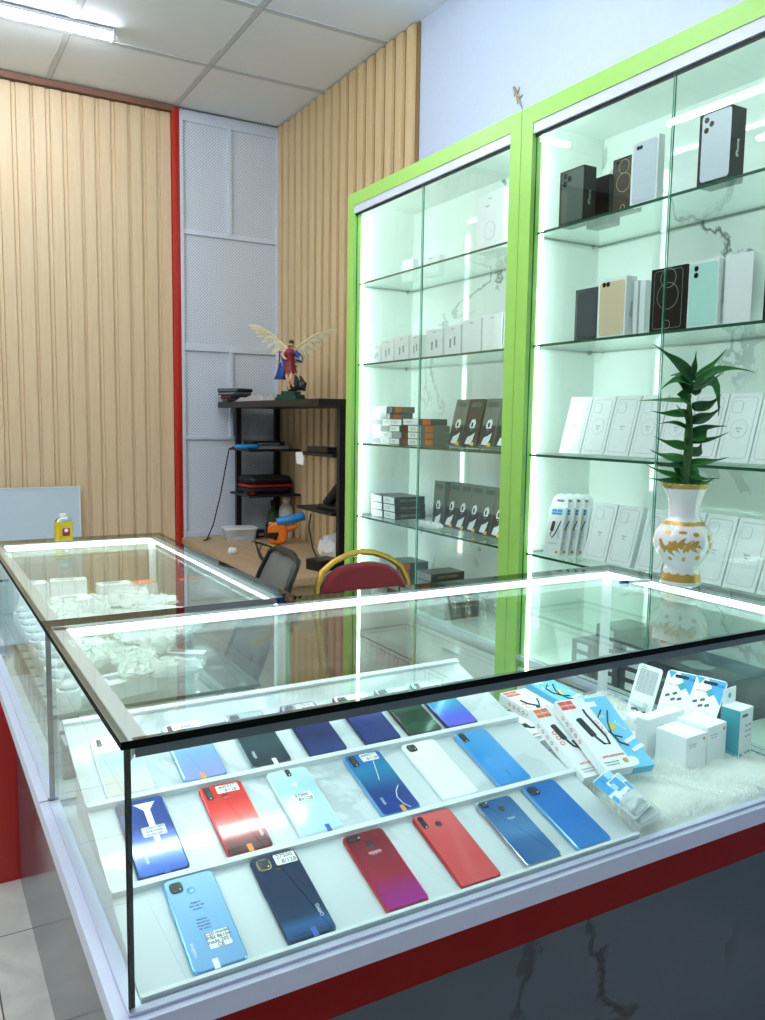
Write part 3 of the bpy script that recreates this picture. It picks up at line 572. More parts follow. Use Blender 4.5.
def cable_box(mw, label, accent, W=.078, L=.185, H=.022, style=0, group='boxed charging cables'):
    """white retail box with a cable printed on its lid; origin at the middle of its lower edge"""
    t = thing('cable_box', label, 'cable box', mw=mw, group=group)
    MB().slab(W, L, .0015, -H, 0, .0008, 0, T(0, L/2, 0), n=2).build('carton', 'carton_white', t)
    e = .0006
    lg = MB().slab(W*.24, .022, .001, 0, e, 0, 0, T(-W*.34, L-.016, 0)).slab(W*.24, .022, .001, 0, e, 0, 0, T(-W*.08, L-.016, 0)).build('brand_patch', accent, t)
    text('logo', 'hoco', .010, 'paper_white', lg, T(-W*.34, L-.016, e+.0001)); text('logo', 'hoco', .010, 'paper_white', lg, T(-W*.08, L-.016, e+.0001))
    c = MB()
    if style == 0:
        c.slab(.015, .05, .004, 0, .0012, .0004, 0, T(-.008, L*.58, 0) @ RZ(8))
        c.tube([(-.004, L*.44, .001), (.004, L*.33, .001), (.016, L*.32, .001), (.02, L*.42, .001), (.013, L*.74, .001), (.014, L*.82, .001)], .0022, 6)
    elif style == 1:
        c.slab(.013, .042, .004, 0, .0012, .0004, 0, T(-.012, L*.62, 0) @ RZ(5))
        c.tube([(-.010, L*.50, .001), (-.004, L*.40, .001), (.008, L*.36, .001), (.012, L*.46, .001), (.002, L*.47, .001), (.006, L*.34, .001), (.02, L*.30, .001)], .0022, 6)
        c.slab(.012, .042, .004, 0, .0012, .0004, 0, T(.024, L*.24, 0) @ RZ(12))
    else:
        c.tube([(-.022, L*.72, .001), (-.016, L*.60, .001), (0, L*.50, .001), (.014, L*.60, .001), (.022, L*.68, .001)], .002, 6)
        c.tube([(-.01, L*.50, .001), (.004, L*.40, .001), (.016, L*.46, .001)], .002, 6)
    c.build('cable_picture', 'cable_black', t)
    k = MB()
    for i in range(3): k.ring(.010, .010, .005, .0016, 0, e, 0, T(W*.33 if style == 0 else -W*.33, L*(.62-.075*i), 0))
    k.build('feature_icons', accent, t)
    sd = MB()
    for i in range(5): sd.ring(.008, .008, .004, .0014, 0, e, 0, T(-W/2, L*(.80-.085*i), -H/2) @ RY(-90))
    sd.build('side_icons', accent, t)
    text('slogan', 'ANTI-BENDING', .0075, 'red_ink', t, T(.004, L*.17, e))
    text('small_print', 'Charging data cable', .0045, 'ink_grey', t, T(-.010, L*.10, e)); text('small_print', 'Fast charge 2.4A', .0045, 'ink_grey', t, T(-.010, L*.065, e))
    MB().cyl(.006, 0, e, 12, 0, T(W*.34, L*.09, 0)).build('quality_seal', 'gold_paint', t)
    return t
def blue_cable_box(mw, label, W=.072, L=.19, H=.02):
    t = thing('cable_box', label, 'cable box', mw=mw, group='boxed charging cables')
    MB().slab(W, L, .0015, -H, 0, .0008, 0, T(0, L/2, 0), n=2).build('carton', 'sky_print', t)
    e = .0006; MB().slab(W*.36, .014, .001, 0, e, 0, 0, T(-W*.2, L*.9, 0)).build('hang_slot', 'paper_white', t)
    text('slogan', 'Aux', .016, 'paper_white', t, T(-W*.22, L*.72, e)); text('slogan', '3.5mm', .011, 'paper_white', t, T(W*.26, L*.56, e) @ RZ(-60))
    MB().cyl(.009, 0, e, 14, 0, T(-.001, L*.56, 0)).build('seal', 'yellow_print', t)
    c = MB().tube([(.0, L*.80, .001), (-.02, L*.70, .001), (-.022, L*.55, .001), (-.01, L*.44, .001), (.006, L*.40, .001)], .0016, 6).tube([(.014, L*.78, .001), (-.004, L*.62, .001), (-.012, L*.48, .001), (-.008, L*.34, .001), (.008, L*.28, .001)], .0016, 6)
    c.build('cable_picture', 'cable_black', t)
    MB().slab(.009, .034, .002, 0, .0012, 0, 0, T(.02, L*.36, 0) @ RZ(-70)).slab(.009, .034, .002, 0, .0012, 0, 0, T(.024, L*.24, 0) @ RZ(-70)).build('plug_picture', 'alloy_white', t)
    MB().cyl(.012, 0, e, 16, 0, T(-.006, L*.09, 0)).build('badge', 'paper_white', t)
    return t
MO = lean_frame((597, 775), (542, 707), ZT+.054, .185); MR = lean_frame((611, 780), (559, 710), ZT+.047, .185) @ T(0, 0, .0275); MBl = lean_frame((637, 768), (588, 698), ZT+.044, .19)
# a stack of flat boxes under them
f1 = onz(529, 738, ZT+.088)
def flat_mw(x, y, z, rz): return T(x, y, z) @ RZ(rz)
cable_box(T(.917, .29, ZT+.044) @ RZ(3) , 'orange patched cable box lying flat, lower of the two stacked beside the phones', 'orange_print', style=2, H=.024)
cable_box(T(.914, .292, ZT+.0735) @ RZ(6), 'orange patched cable box lying flat, upper of the two stacked beside the phones', 'orange_print', style=1, H=.0245)
cable_box(T(1.002, .335, ZT+.075) @ RZ(2) @ RX(6), 'white cable box with red patches lying flat behind the leaning boxes', 'coral_print', style=2, H=.024)
blue_cable_box(T(1.088, .36, ZT+.086) @ RZ(0) @ RX(5), 'sky blue cable box lying flat at the back of the pile', L=.18)
MO = T(.004, 0, 0) @ MO; MR = T(.014, 0, 0) @ MR; MBl = T(.010, 0, 0) @ MBl
cable_box(MO, 'white cable box with orange patches leaning on the pile nearest the phones', 'orange_print', W=.070, style=1)
cable_box(MR, 'white cable box with red patches leaning on the pile, left of the sky blue box', 'coral_print', W=.068, style=0)
blue_cable_box(MBl, 'sky blue cable box leaning at the right end of the row of cable boxes')
# clear packets lying in front
def packet(mw, label, W=.075, L=.12):
    t = thing('cable_packet', label, 'packet', mw=mw, group='flat clear cable packets')
    MB().slab(W, L, .004, 0, .0012, 0, 0, T(0, L/2, 0)).build('backing_card', 'paper_white', t)
    e = .0013
    bl = MB()
    for (a, b, c, d) in ((-.5, -.1, .62, .98), (0, .48, .55, .80), (-.2, .3, .82, .98), (-.48, -.28, .40, .56)): bl.slab((b-a)*W*.96, (d-c)*L, .002, e, e+.0003, 0, 0, T((a+b)/2*W, (c+d)/2*L, 0))
    bl.build('blue_panels', 'blue_print', t)
    l2 = MB()
    for (a, b, c, d) in ((-.1, .15, .60, .74), (.1, .5, .84, .97)): l2.slab((b-a)*W*.96, (d-c)*L, .002, e, e+.0006, 0, 0, T((a+b)/2*W, (c+d)/2*L, 0))
    l2.build('pale_panels', 'pale_blue_print', t)
    text('small_print', 'Micro USB', .007, 'ink_blue', t, T(.012, L*.44, e+.0003)); text('small_print', 'OTG cable', .007, 'ink_grey', t, T(-.014, L*.34, e+.0003))
    c = MB()
    for i in range(5): c.tube([(-.028+.004*i, L*(.12+.02*(i % 3)), .004), (-.01, L*(.10+.03*(i % 2)), .006), (.012, L*(.13+.02*i), .005), (.028, L*(.10+.025*i), .004)], .0016, 6)
    c.build('coiled_cable', 'cable_black', t)
    MB().slab(W*.94, L*.42, .008, .0014, .009, .003, 0, T(0, L*.23, 0)).build('clear_blister', 'clear_plastic', t)
    return t
PK = T(.032, -.066, -.008) @ lean_frame((611, 806), (566, 760), ZT+.026, .115)
packet(PK, 'clear packet with black cable lying on the fur under another packet, beside the phones', W=.072, L=.104)
packet(PK @ T(-.014, .016, .0112) @ RZ(9), 'blue printed packet lying crosswise on top of the clear packet beside the phones', W=.062, L=.094)
# blister cards leaning in the fur
def blister(mw, label, back=False, W=.072, L=.125):
    t = thing('blister_pack', label, 'blister pack', mw=mw, group='blue and white blister cards')
    MB().slab(W, L, .008, -.0012, 0, 0, 0, T(0, L/2, 0)).build('card', 'paper_white', t)
    e = .0004
    if back:
        for i in range(14): text('small_print', 'usb charger adapter technical data', .0040, 'ink_grey', t, T(0, L*(.90-.033*i), e))
        text('small_print', 'www.com', .004, 'ink', t, T(-.018, L*.95, e))
    else:
        MB().add([(-W*.1, L*.98, e), (W*.48, L*.98, e), (W*.48, L*.52, e), (W*.2, L*.70, e)], [(0, 3, 2, 1)]).add([(-W*.48, L*.98, e), (-W*.2, L*.98, e), (-W*.34, L*.84, e)], [(0, 2, 1)]).build('blue_panels', 'blue_print', t)
        MB().slab(W*.22, W*.22, .002, 0, e+.0003, 0, 0, T(W*.08, L*.72, 0) @ RZ(40)).build('picture_panel', 'teal_print', t)
        text('logo', 'D8', .010, 'ink_blue', t, T(W*.34, L*.88, e+.0004)); text('small_print', 'HAND TYPE-C', .0045, 'coral_print', t, T(-W*.2, L*.72, e))
        k = MB()
        for (a, b) in ((-.3, .50), (-.08, .56), (-.1, .44), (.1, .47)): k.slab(.011, .006, .002, 0, .001, 0, 0, T(W*a, L*b, 0) @ RZ(30))
        k.build('adapter_pictures', 'carton_grey', t)
        MB().slab(W*.46, .008, .004, 0, .0006, 0, 0, T(0, L*.9, 0)).build('hang_slot', 'carton_black', t)
    d = MB().slab(W*.62, .020, .006, .0004, .016, .004, 0, T(0, L*.24, 0)).build('plastic_bubble', 'clear_plastic', t)
    MB().slab(W*.5, .012, .004, .001, .012, .002, 0, T(-.002, L*.24, 0)).build('adapter', 'cable_white', d)
    c = MB().tube([(-.02, L*.10, .003), (-.006, L*.13, .005), (.006, L*.08, .004), (.02, L*.12, .003)], .002, 6)
    c.build('cable_end', 'cable_black' if back else 'cable_white', t)
    return t
blister(lean_frame((637, 716), (652, 664), FZ+.012, .13), 'white blister card turned to its printed text side, left of the three leaning cards', True)
blister(lean_frame((669, 722), (683, 675), FZ+.034, .118), 'blue and white blister card in the middle of the three leaning cards')
blister(T(.006, .012, 0) @ lean_frame((698, 731), (713, 687), FZ+.038, .108), 'blue and white blister card leaning behind the white cube boxes')
def plain_box(name, x, y, z, w, d, h, rz, label, m='carton_white', dot=None, group='white accessory boxes on the fur mat'):
    t = thing(name, label, 'box', (x, y, z), (0, 0, R(rz)), group)
    MB().slab(w, d, .001, 0, h, .0006, 0, T(0, d/2, 0), n=2).build('carton', m, t)
    fl = MB().box(-w*.48, w*.48, .0005, d-.0005, h, h+.0005); fl.build('lid', m, t)
    if dot: MB().cyl(.0035, 0, .0004, 12, 0, T(w*.36, 0, h*.86) @ FRONT).build('orange_mark', dot, t)
    for i, s in enumerate(('Power Adapter', 'USB-C 20W')): text('small_print', s, .0042, 'line_faint', t, T(-w*.18, -.0003, h*(.78-.07*i)) @ FRONT)
    return t
a = onz(671, 775, FZ-.004); b = onz(702, 770, FZ-.004)
W0 = .068
plain_box('charger_box', a.x+W0/2+.024, a.y-.012, FZ-.004, W0, .075, .078, 4, 'cream white cube box with orange mark, left one of the pair in front', dot='orange_print')
plain_box('charger_box', a.x+W0*1.5+.028, a.y-.006, FZ-.004, W0, .075, .086, 6, 'cream white cube box with orange mark, right one of the pair in front', dot='orange_print')
plain_box('charger_box', a.x+W0*.9+.016, a.y+.084, FZ-.004, .13, .03, .088, 5, 'long cream white box standing behind the pair of cube boxes')
c = onz(729, 758, FZ-.004)
t = thing('accessory_box', 'tall white box with teal side panel and hanging tab, at the right end', 'box', (c.x+.027, c.y-.018, FZ-.004), (0, 0, R(8)))
MB().slab(.052, .045, .001, 0, .112, .0006, 0, T(0, .0225, 0), n=2).build('carton', 'carton_white', t)
MB().box(-.0266, -.026, .001, .044, .003, .110).build('side_panel', 'teal_print', t); MB().box(-.0248, .02, -.0006, 0, .002, .016).build('printed_band', 'teal_print', t)
MB().slab(.052, .036, .003, 0, .001, 0, 0, T(0, .043, .129) @ FRONT).build('hanging_tab', 'carton_white', t); MB().cyl(.006, 0, .0005, 12, 0, T(0, .0418, .130) @ FRONT).build('tab_logo', 'teal_print', t)
MB().slab(.022, .006, .001, 0, .0006, 0, 0, T(-.008, 0, .098) @ FRONT).build('label_panel', 'teal_dark', t)
text('writing', 'Smart', .009, 'carton_black', t, T(-.006, -.0009, .010) @ FRONT)
for i in range(3): text('small_print', 'Type-C USB', .0045, 'ink_grey', t, T(.006, -.0006, .075-.012*i) @ FRONT)
a = onz(612, 742, FZ); plain_box('charger_box', a.x+.035, a.y+.03, FZ-.004, .06, .05, .04, -25, 'small white box beside the coiled white cables', group='white accessory boxes on the fur mat')
a = onz(640, 738, FZ); plain_box('charger_box', a.x+.035, a.y+.03, FZ-.004, .045, .04, .036, -12, 'smallest white box standing between the coiled cables and the long cream box')
def coil(x, y, z, r, label, turns=7, m='cable_white', seed=1, tilt=(0, 0, 0)):
    rn = random.Random(seed); t = thing('coiled_cable', label, 'cable', (x, y, z), tilt, 'white coiled cables')
    pts = []
    for i in range(turns*14):
        a = 2*math.pi*i/14; rr = r*(1+.12*math.sin(i*.7)+rn.uniform(-.05, .05)); pts.append((rr*math.cos(a), rr*.8*math.sin(a), .004+.030*i/(turns*14)+rn.uniform(0, .003)))
    MB().tube(pts, .0021, 6).build('cable', m, t)
    MB().slab(.012, .028, .003, 0, .008, .001, 0, T(r*.3, -r*.8, .004) @ RZ(30)).build('plug', m, t)
    return t
coil(1.222, .475, FZ-.004, .032, 'white cable coiled behind the small white boxes, left of the text side blister card', 9, seed=2)
coil(1.132, .322, FZ-.004, .024, 'white cable coiled in front of the small white boxes, beside the leaning blue box', 8, seed=5)
a = onz(588, 712, FZ+.02); coil(1.115, .43, FZ+.002, .032, 'white cable coiled at the back behind the sky blue boxes', 6, seed=8)
# ================================================================ vase with plant on the near counter
VX, VY, VZ = 1.352, .352, HG+.0102
VPROF = [(.001, 0), (.040, 0), (.0455, .003), (.0465, .008), (.0435, .014), (.0425, .028), (.0385, .036), (.0375, .044), (.043, .054), (.056, .070), (.065, .088), (.067, .102), (.064, .120), (.056, .136), (.046, .147), (.040, .153),
         (.0355, .162), (.034, .174), (.0355, .190), (.040, .207), (.047, .223), (.053, .236), (.0545, .239), (.052, .2395), (.045, .224), (.036, .200), (.031, .18), (.0305, .165), (.001, .160)]
vase = thing('vase', 'white porcelain vase with gold dragon pattern on the corner of the counter top', 'vase', (VX, VY, VZ))
MB().lathe(VPROF, 40).build('body', 'porcelain', vase)
def vr(z):
    pr = [p for p in VPROF[1:23]]
    for (r0, z0), (r1, z1) in zip(pr, pr[1:]):
        if z0 <= z <= z1 and z1 > z0: return r0+(r1-r0)*(z-z0)/(z1-z0)
    return pr[-1][0]
def band(z0, z1, name, n=5, scallop=None):
    m = MB(); N = 72; rows = []
    for k in range(n+1):
        r = []
        for i in range(N):
            top = z1 if not scallop else z1-scallop*abs(math.sin(math.pi*i/6))
            bot = z0 if not scallop or scallop > 0 else z0
            z = bot+(top-bot)*k/n; rr = vr(z)+.0005; r.append((rr*math.cos(2*math.pi*i/N), rr*math.sin(2*math.pi*i/N), z))
        rows.append(r)
    m.loft(rows, 0, I4, False, True); return m.build(name, 'gold_paint', vase)
band(.012, .033, 'foot_band', scallop=.004); band(.144, .153, 'shoulder_band', scallop=.0015); band(.228, .2375, 'rim_band', scallop=-.003)
TH0 = math.atan2(CAM.y-VY, CAM.x-VX)      # side of the vase towards the shop front
def decal(m, pts):
    """flat gold figure wrapped on the belly: pts are (metres to the right, height)"""
    c = (sum(p[0] for p in pts)/len(pts), sum(p[1] for p in pts)/len(pts))
    def P(x, z, o): rr = vr(z)+o; th = TH0+1.22*x/.066; return (rr*math.cos(th), rr*math.sin(th), z)
    n = len(pts); inner = [(c[0]+(x-c[0])*.5, c[1]+(z-c[1])*.5) for x, z in pts]
    m.add([P(x, z, .0006) for x, z in pts]+[P(x, z, .0007) for x, z in inner]+[P(c[0], c[1], .0008)], [(i, (i+1) % n, n+(i+1) % n, n+i) for i in range(n)]+[(n+i, n+(i+1) % n, 2*n) for i in range(n)], 0, I4, True)
def serpent(name, x0):
    m = MB(); path = [(-.046, .112), (-.040, .098), (-.030, .086), (-.020, .096), (-.008, .106), (.004, .098), (.014, .094), (.022, .104), (.030, .112)]
    wd = [.003, .006, .008, .0085, .008, .0085, .008, .0065, .002]
    for i in range(len(path)-1):
        (xa, za), (xb, zb) = path[i], path[i+1]; L = math.hypot(xb-xa, zb-za); nx, nz = -(zb-za)/L, (xb-xa)/L; a, b = wd[i], wd[i+1]
        decal(m, [(x0+xa+nx*a, za+nz*a), (x0+xb+nx*b, zb+nz*b), (x0+xb-nx*b, zb-nz*b), (x0+xa-nx*a, za-nz*a)])
        if i > 1:
            for sg in (1, -1): decal(m, [(x0+xa+nx*a*sg, za+nz*a*sg), (x0+xa+nx*sg*(a+.009)+.006, za+nz*sg*(a+.009)), (x0+(xa+xb)/2+nx*a*sg, (za+zb)/2+nz*a*sg)])
    m.build(name, 'gold_paint', vase)
serpent('dragon_pattern', .0); serpent('dragon_pattern', .14); serpent('dragon_pattern', -.14)
m = MB()
for x0 in (0, .14, -.14):
    for (x, z, a, b) in ((-.03, .128, .009, .004), (.0, .130, .011, .003), (.026, .126, .008, .004), (-.026, .068, .006, .004), (.004, .068, .005, .005), (.034, .073, .008, .005), (.058, .118, .006, .006), (.062, .100, .006, .008), (.056, .086, .005, .004)):
        decal(m, [(x0+x+a*math.cos(k*math.pi/4)*(1 if k % 2 else .75), z+b*math.sin(k*math.pi/4)*(1 if k % 2 else 1.2)) for k in range(8)])
m.build('cloud_pattern', 'gold_paint', vase)
plant = thing('potted_plant', 'green leafy stalk with pointed curling leaves standing in the porcelain vase', 'plant', (VX, VY, VZ+.166))
rnd = random.Random(11); PS = .00224/3.64
sx0 = RT.copy(); sx0.z = 0; sx0.normalize(); sdp = Vector((FW.x, FW.y, 0)).normalized()
stem = []
for k in range(12):
    h = .27*k/11; stem.append((.003*math.sin(k*1.1), .002*math.cos(k*1.7), h))
MB().tube(stem, [.010, .010, .011, .0105, .011, .0105, .010, .0105, .009, .008, .006, .003], 10).build('stem', 'stem_green', plant)
BASE = 575
def leaf(bx, by, mx_, my_, tx, ty, wd, dep, dark):
    P = [Vector(sx0*((x-150)*PS))+Vector((0, 0, (BASE-y)*PS+.068))+sdp*d for x, y, d in ((bx, by, 0), (mx_, my_, dep*.5), (tx, ty, dep))]
    m = MB(); n = 9; rows = []
    for k in range(n+1):
        t = k/n; c = P[0]*(1-t)**2+P[1]*2*t*(1-t)+P[2]*t*t; d = (P[0]*(-2)*(1-t)+P[1]*2*(1-2*t)+P[2]*2*t).normalized()
        sd = d.cross(Vector((0, 0, 1))*.6-sdp*.8).normalized(); up = sd.cross(d).normalized()
        w = wd*(.35+.65*math.sin(math.pi*min(1, t*1.15+.18)))*(1-t**3)+.0002
        rows.append([tuple(c+sd*w*q+up*(abs(q)*w*.45)) for q in (-1, -.5, 0, .5, 1)])
    m.loft(rows, 0, I4, False, True, False); o = m.build('leaf', 'leaf_dark' if dark else 'leaf_green', plant)
    sm = o.modifiers.new('thickness', 'SOLIDIFY'); sm.thickness = .0007
for i, q in enumerate([(150, 185, 90, 110, 0, 52, 20), (162, 185, 215, 150, 298, 60, 13), (175, 190, 250, 110, 390, 150, 13), (153, 165, 160, 120, 162, 75, 8), (170, 195, 265, 150, 272, 315, 22), (150, 200, 80, 160, 15, 222, 14), (145, 235, 120, 195, 82, 180, 18),
        (148, 262, 90, 235, 98, 240, 22), (148, 262, 70, 252, -10, 258, 8), (158, 285, 225, 290, 275, 232, 17), (142, 322, 110, 310, 82, 275, 16), (148, 305, 70, 318, 0, 298, 13), (160, 335, 215, 330, 247, 280, 17), (145, 362, 80, 330, 20, 345, 8), (155, 392, 210, 400, 228, 345, 23),
        (162, 372, 230, 350, 298, 350, 9), (148, 432, 90, 430, 25, 392, 15), (160, 412, 230, 410, 292, 372, 8), (158, 458, 210, 455, 226, 412, 16), (142, 478, 80, 480, 25, 443, 14), (158, 492, 220, 490, 288, 465, 12), (142, 500, 75, 500, 10, 500, 9), (140, 545, 60, 535, 5, 498, 9),
        (148, 565, 80, 565, 20, 550, 12), (158, 548, 230, 555, 312, 552, 7), (168, 572, 205, 580, 236, 540, 13), (150, 540, 190, 500, 205, 535, 30), (150, 545, 110, 520, 105, 500, 18), (152, 560, 190, 580, 225, 572, 16), (150, 230, 175, 200, 200, 190, 20), (152, 215, 190, 210, 245, 155, 12), (150, 190, 120, 150, 85, 165, 16), (150, 420, 130, 410, 135, 385, 14), (150, 350, 130, 335, 118, 320, 14)]):
    bx, by, ax, ay, tx, ty, w = q
    leaf(bx, by, ax, ay, tx, ty, w*PS*1.45, rnd.uniform(-.5, .5)*abs(tx-bx)*PS+rnd.uniform(-.02, .02), i % 3 == 0)
t = thing('pen', 'small blue pen lying beside the foot of the vase', 'pen', (onz(639, 583, VZ).x, onz(639, 583, VZ).y, VZ+.0042), (0, 0, R(-12)))
MB().cyl(.004, -.03, .03, 10, 0, RY(90)).build('barrel', 'cable_white', t); MB().lathe([(.0041, -.052), (.0043, -.030)], 10, 0, RY(90)).build('cap', 'pen_blue', t)
p = onz(65, 541, VZ)
t = thing('tin_can', 'small yellow tin can with silver shoulder at the far edge of the left counter top', 'can', (p.x, 1.668, VZ), (0, 0, R(20)))
MB().slab(.052, .030, .010, 0, .058, .002, 0).build('body', 'tin_yellow', t)
MB().loft([[(x, y, .058+z) for x, y in rrect(.05-i, .028-i*.55, .009, 4)] for i, z in ((0, 0), (.012, .008), (.026, .012))]).build('shoulder', 'tin_silver', t)
MB().cyl(.010, .069, .080, 12).build('cap', 'bottle_white', t)
MB().slab(.024, .024, .004, 0, .0006, 0, 0, T(0, -.0152, .026) @ FRONT).build('label', 'case_red', t); MB().slab(.012, .010, .004, 0, .0004, 0, 0, T(0, -.0158, .031) @ FRONT).build('emblem', 'paper_white', t)
# ================================================================ what stands in the tall cabinets
XF = 1.606        # how far back from the doors the first row stands
def yat(u, v, x=XF): return onx(u, v, x).y
def carton(name, label, cat, y0, y1, z, h, d, m='carton_white', x=XF, tilt=0, rz=0, group=None):
    """upright carton facing the aisle; origin at the middle of its lower back edge; y0 is its left end seen from the aisle"""
    w = abs(y0-y1)
    X = T(x, (y0+y1)/2, z+.0004) @ RZ(-90+rz) @ T(0, d if not tilt else 0, 0) @ RX(-tilt)
    t = thing(name, label, cat, mw=X, group=group)
    MB().slab(w, d, .0012, 0, h, .0008, 0, T(0, -d/2, 0), n=2).build('carton', m, t)
    t['_d'] = d; t['_h'] = h; t['_w'] = w
    del t['_d'], t['_h'], t['_w']
    return t, w, -d, h
PG = 'boxed phones on the upper shelves'
def phone_box(label, u0, u1, v, z, h, d, m, pic=None, cam=None, side=None, picw=(.06, .94, .05, .95), rings=False, line=None, x=XF, rz=0, y0=None, y1=None):
    y0 = yat(u0, v, x) if y0 is None else y0; y1 = yat(u1, v, x) if y1 is None else y1
    t, w, f, h = carton('phone_box', label, 'phone box', y0, y1, z, h, d, m, x, rz=rz, group=PG)
    e = .0008
    if pic:
        a, b, c, dd = picw
        MB().slab((b-a)*w, (dd-c)*h, .009, 0, e, 0, 0, T(((a+b)/2-.5)*w, f, (c+dd)/2*h) @ FRONT).build('phone_picture', pic, t)
    if cam:
        k = MB()
        for (cx, cz, r) in cam: k.cyl(r*w, e, e+.0005, 12, 0, T((cx-.5)*w, f, cz*h) @ FRONT)
        k.build('camera_picture', 'black_gloss', t)
    if line:
        MB().ring(w*.86, h*.9, .009, .0012, 0, e, 0, T(0, f, h*.5) @ FRONT).build('outline_picture', line, t)
    if rings:
        k = MB()
        for (cz, rr) in ((.55, .30), (.10, .10), (.83, .22)): k.ring(2*rr*w, 2*rr*w, rr*w, .0015, 0, e+.0003, 0, T(0, f, cz*h) @ FRONT, n=8)
        k.ring(w*.8, h*.92, .009, .001, 0, e, 0, T(0, f, h*.5) @ FRONT); k.build('ring_picture', rings, t)
    if side: text('side_text', 'iPhone', .016, side, t, T(w/2+.0004, f/2, h*.45) @ RY(90) @ RZ(180))
    return t
z1, z2 = SH[0], SH[1]
mat('pic_darkgreen', '#56645f', .2); mat('pic_silver', '#d5dbe8', .25); mat('pic_bronze', '#4a4139', .2); mat('pic_gold', '#e3cfae', .25); mat('pic_mint', '#c0ece5', .25); mat('pic_slate', '#49545a', .2)
phone_box('black phone box with green grey phone picture, left end of the top shelf', 558.5, 582, 222, z1, .168, .052, 'carton_black', 'pic_darkgreen', [(.24, .90, .085), (.42, .83, .085), (.24, .76, .085)], 'line_silver', (.10, 1.0, .05, .97))
phone_box('plain black box half hidden behind the green grey phone box on the top shelf', 0, 0, 0, z1, .148, .05, 'carton_black', x=1.69, y0=1.075, y1=.98)
phone_box('black phone box with bronze phone picture, half behind a white box on the top shelf', 611, 634, 214, z1, .160, .03, 'carton_black', 'pic_bronze', [(.22, .92, .06)], None, (.08, .92, .04, .96), rings='wire_gold', x=1.636)
phone_box('white phone box with silver phone picture standing in the middle of the top shelf', 629.5, 656, 206, z1, .178, .024, 'carton_white', 'pic_silver', [(.25, .88, .06), (.36, .88, .06)], None, (.08, .94, .04, .96))
phone_box('largest black phone box with white phone picture, right part of the top shelf', 696.5, 728, 184, z1, .182, .056, 'carton_black', 'pic_silver', [(.24, .90, .075), (.40, .83, .075), (.24, .76, .075)], 'paper_white', (.10, 1.0, .06, .98))
phone_box('dark grey phone box with thin outline, left end of the second shelf', 574, 597, 336, z2, .158, .03, 'carton_grey', 'pic_slate', None, None, (.1, .94, .04, .97), line='line_silver', x=1.62)
phone_box('white phone box with pale gold phone picture on the second shelf', 596.5, 624.5, 334, z2, .172, .042, 'carton_white', 'pic_gold', [(.22, .90, .065), (.36, .90, .065)], 'line_silver', (.08, .94, .04, .94))
phone_box('thin white box turned sideways between the gold and black phone boxes', 0, 0, 0, z2, .156, .10, 'carton_white', x=1.628, y0=.802, y1=.787)
phone_box('thin grey white box turned sideways next to the black ringed phone box', 0, 0, 0, z2, .154, .09, 'carton_white', x=1.632, y0=.783, y1=.762)
phone_box('black phone box with silver ring outlines on the second shelf', 649, 684, 328, z2, .170, .032, 'carton_black', None, None, None, rings='line_silver', x=1.60)
phone_box('white phone box with mint green phone picture on the second shelf', 686, 716, 327, z2, .172, .045, 'carton_white', 'pic_mint', [(.26, .89, .075), (.26, .79, .075)], 'line_silver', (.06, .96, .04, .96))
m_ = phone_box('blank white phone box right of the mint green one', 722, 750, 324, z2, .176, .05, 'carton_white', x=1.62)
phone_box('black phone box at the right edge of the second shelf', 762, 796, 321, z2, .172, .045, 'carton_black', None, None, 'line_silver', rings='line_silver')
def case_box(label, u0, u1, v, z, W=None, tilt=14, x=1.70, h=.190, round_cam=True, group='white phone case boxes leaning on the lower shelves', y0=None):
    y0 = yat(u0, v, x) if y0 is None else y0; y1 = y0-.098 if u1 is None else yat(u1, v, x)+.002
    t, w, f, h = carton('case_box', label, 'phone case box', y0, y1, z+.0003, h, .022, 'carton_white', x+.022, tilt=tilt, group=group)
    k = MB().ring(w*.8, h*.88, .011, .0011, 0, .0006, 0, T(0, f, h*.5) @ FRONT)
    k.build('phone_outline', 'line_faint', t)
    MB().ring(w*.32, w*.34, .008, .0009, 0, .0006, 0, T(-w*.18, f, h*.80) @ FRONT).build('camera_outline', 'line_faint', t)
    if round_cam: MB().ring(w*.52, w*.52, w*.26, .0008, 0, .0006, 0, T(0, f, h*.48) @ FRONT, n=8).build('ring_outline', 'line_faint', t)
    for i, s_ in enumerate(('Silicone', 'Case')): text('writing', s_, .006, 'ink_grey', t, T(0, f-.0003, h*(.49-.045*i)) @ FRONT)
    return t
z3, z4 = SH[2], SH[3]
pos3 = ['leftmost on the third shelf', 'second from the left on the third shelf', 'third from the left on the third shelf', 'fourth from the left on the third shelf', 'half hidden by the plant leaves on the third shelf', 'behind the plant stalk on the third shelf', 'right of the plant on the third shelf', 'at the right edge of the third shelf']
y = yat(562, 451, 1.68)
for i, n in enumerate(pos3): case_box('white phone case box %s, leaning back' % n, 0, None, 0, z3, y0=y-.1025*i, x=1.665, tilt=15, round_cam=i not in (0, 2, 5))
pos4 = ['next to the hanging cable packs', 'second from the hanging cable packs', 'third from the hanging cable packs', 'left of the vase neck', 'behind the neck of the vase', 'just right of the vase', 'second to the right of the vase', 'at the right edge']
y = yat(586, 553, 1.68)
for i, n in enumerate(pos4): case_box('white phone case box %s, leaning on the fourth shelf' % n, 0, None, 0, z4, y0=y-.103*i-(.012 if i > 1 else 0), x=1.665, tilt=15 if i < 2 else 18, h=.194 if i > 2 else .186, round_cam=False)
